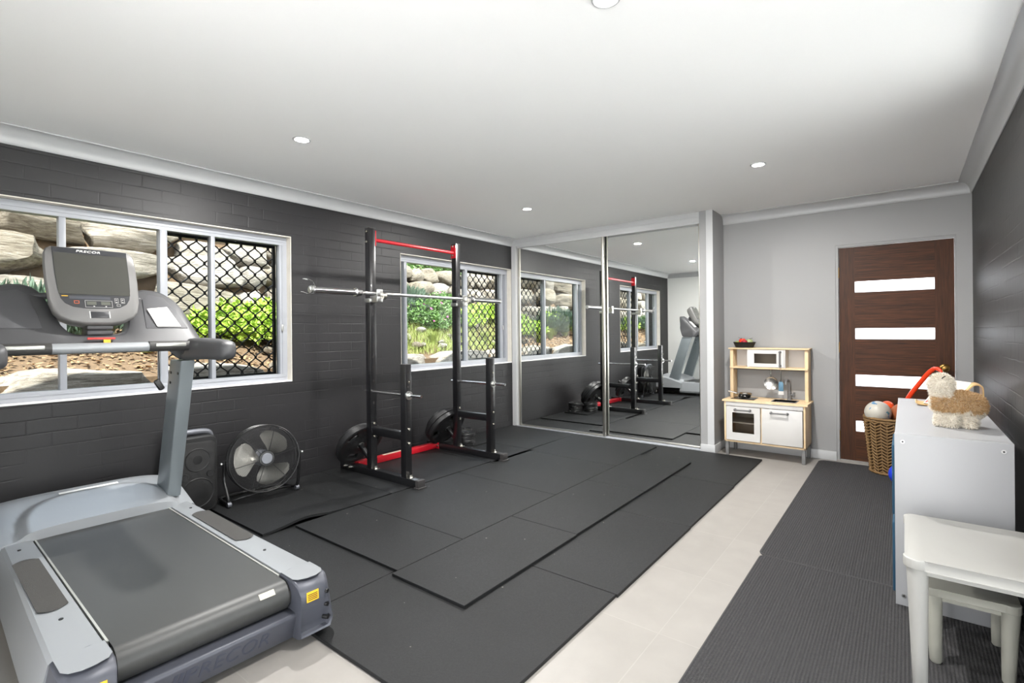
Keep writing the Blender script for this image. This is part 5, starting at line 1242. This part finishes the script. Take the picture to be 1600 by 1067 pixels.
# mown grass and leaf litter: uncountable
q=random.Random(9); b=MB()
for k in range(17000):
    y=q.uniform(3.7,9.6); x=q.uniform(-6.9,-5.62)
    if y>7 and q.random()<.5: continue
    z=bankz(x,y)-.03; a=q.uniform(0,6.28); h=q.uniform(.05,.13); o_=V((math.cos(a),math.sin(a),0)); w=V((-o_.y,o_.x,0))*.004; p=V((x,y,z))
    v=[b.bm.verts.new(t) for t in (p-w,p+w,p+V((0,0,h))+o_*h*.5)]; b.bm.faces.new(v)
o=b.build('lawn_grass',m_leaf['grass'],smooth=0); tag(o,'short green grass on the bank outside the squat rack window','grass',kind='stuff')
b=MB()
for k in range(5000):
    y=q.uniform(-6,4.2); x=q.uniform(-6.5,-5.6); z=bankz(x,y)-.045+q.uniform(0,.02); a=q.uniform(0,6.28); s=q.uniform(.012,.035); e=V((math.cos(a),math.sin(a),q.uniform(-.4,.4)))*s; f=V((-math.sin(a),math.cos(a),q.uniform(-.4,.4)))*s*.5; p=V((x,y,z))
    v=[b.bm.verts.new(t) for t in (p-e,p+f,p+e,p-f)]; b.bm.faces.new(v)
o=b.build('leaf_litter',mat('dry_leaves',(160,128,92),.8,var=.5,vscale=25),smooth=0); tag(o,'dry brown leaf litter and bark on the bank outside the treadmill window','leaf litter',kind='stuff')
b=MB(); b.box(-6.9,5.72,1.60,-6.66,6.28,1.76,bev=.012); b.box(-6.86,5.76,1.70,-6.70,6.24,1.765); o=b.build('planter_trough',m_black,origin=(-6.78,6.0,1.60)); tag(o,'black rectangular planter trough among the shrubs outside the squat rack window','planter')
# pale paved ground added to bounce sunlight indoors, roof slab stretched out to shade it
m_conc=mat('bounce_ground_pale',(222,220,217),.85,var=.08,vscale=4)
b=MB(); b.box(-4.45,-14,-.14,16,YB-.15,-.02); struct(b.build('added_bounce_ground',m_conc,smooth=0))
b=MB(); b.box(-5.0,5.95,-.14,16,14,-.02); b.box(.70,YB-.15,-.14,16,5.95,-.02); struct(b.build('added_bounce_paving',mat('bounce_paving_pale',(236,235,232),.8,var=.04,vscale=6),smooth=0))
b=MB(); b.box(-4.45,-4.2,ZCE+.085,5.2,6.0,ZCE+.13); struct(b.build('roof_shade_slab',mat('roof_grey',(120,120,122),.7),smooth=0))
# ------------------------------------------------------------------ sun and sky
w=bpy.data.worlds.new('World'); sc.world=w; w.use_nodes=True; nt=w.node_tree; nt.nodes.clear()
o=nt.nodes.new('ShaderNodeOutputWorld'); bg=nt.nodes.new('ShaderNodeBackground'); tc=nt.nodes.new('ShaderNodeTexCoord'); sp=nt.nodes.new('ShaderNodeSeparateXYZ'); r=nt.nodes.new('ShaderNodeValToRGB')
nt.links.new(tc.outputs['Generated'],sp.inputs[0]); nt.links.new(sp.outputs[2],r.inputs[0]); nt.links.new(r.outputs[0],bg.inputs[0]); nt.links.new(bg.outputs[0],o.inputs[0])
e=r.color_ramp.elements; e[0].position=0; e[0].color=(1,.99,.97,1); e[1].position=.7; e[1].color=(.74,.84,1,1)
SKY=3.2; SUN=13.; EXPO=1.2
bg.inputs[1].default_value=SKY
l=bpy.data.lights.new('sun','SUN'); l.energy=SUN; l.angle=.01; l.color=(1,.97,.92); lo=bpy.data.objects.new('sun',l); link(lo)
lo.rotation_euler=V((.44,-.30,.85)).to_track_quat('Z','Y').to_euler()
sc.view_settings.view_transform='Standard'; sc.view_settings.look='None'; sc.view_settings.exposure=EXPO; sc.view_settings.gamma=1.; sc.view_settings.use_curve_mapping=False
sc.cycles.max_bounces=12; sc.cycles.diffuse_bounces=6; sc.cycles.glossy_bounces=6; sc.cycles.transparent_max_bounces=16; sc.cycles.caustics_reflective=True; sc.cycles.blur_glossy=.3; sc.cycles.caustics_refractive=False
sc.cycles.use_denoising=True; sc.cycles.sample_clamp_indirect=8.
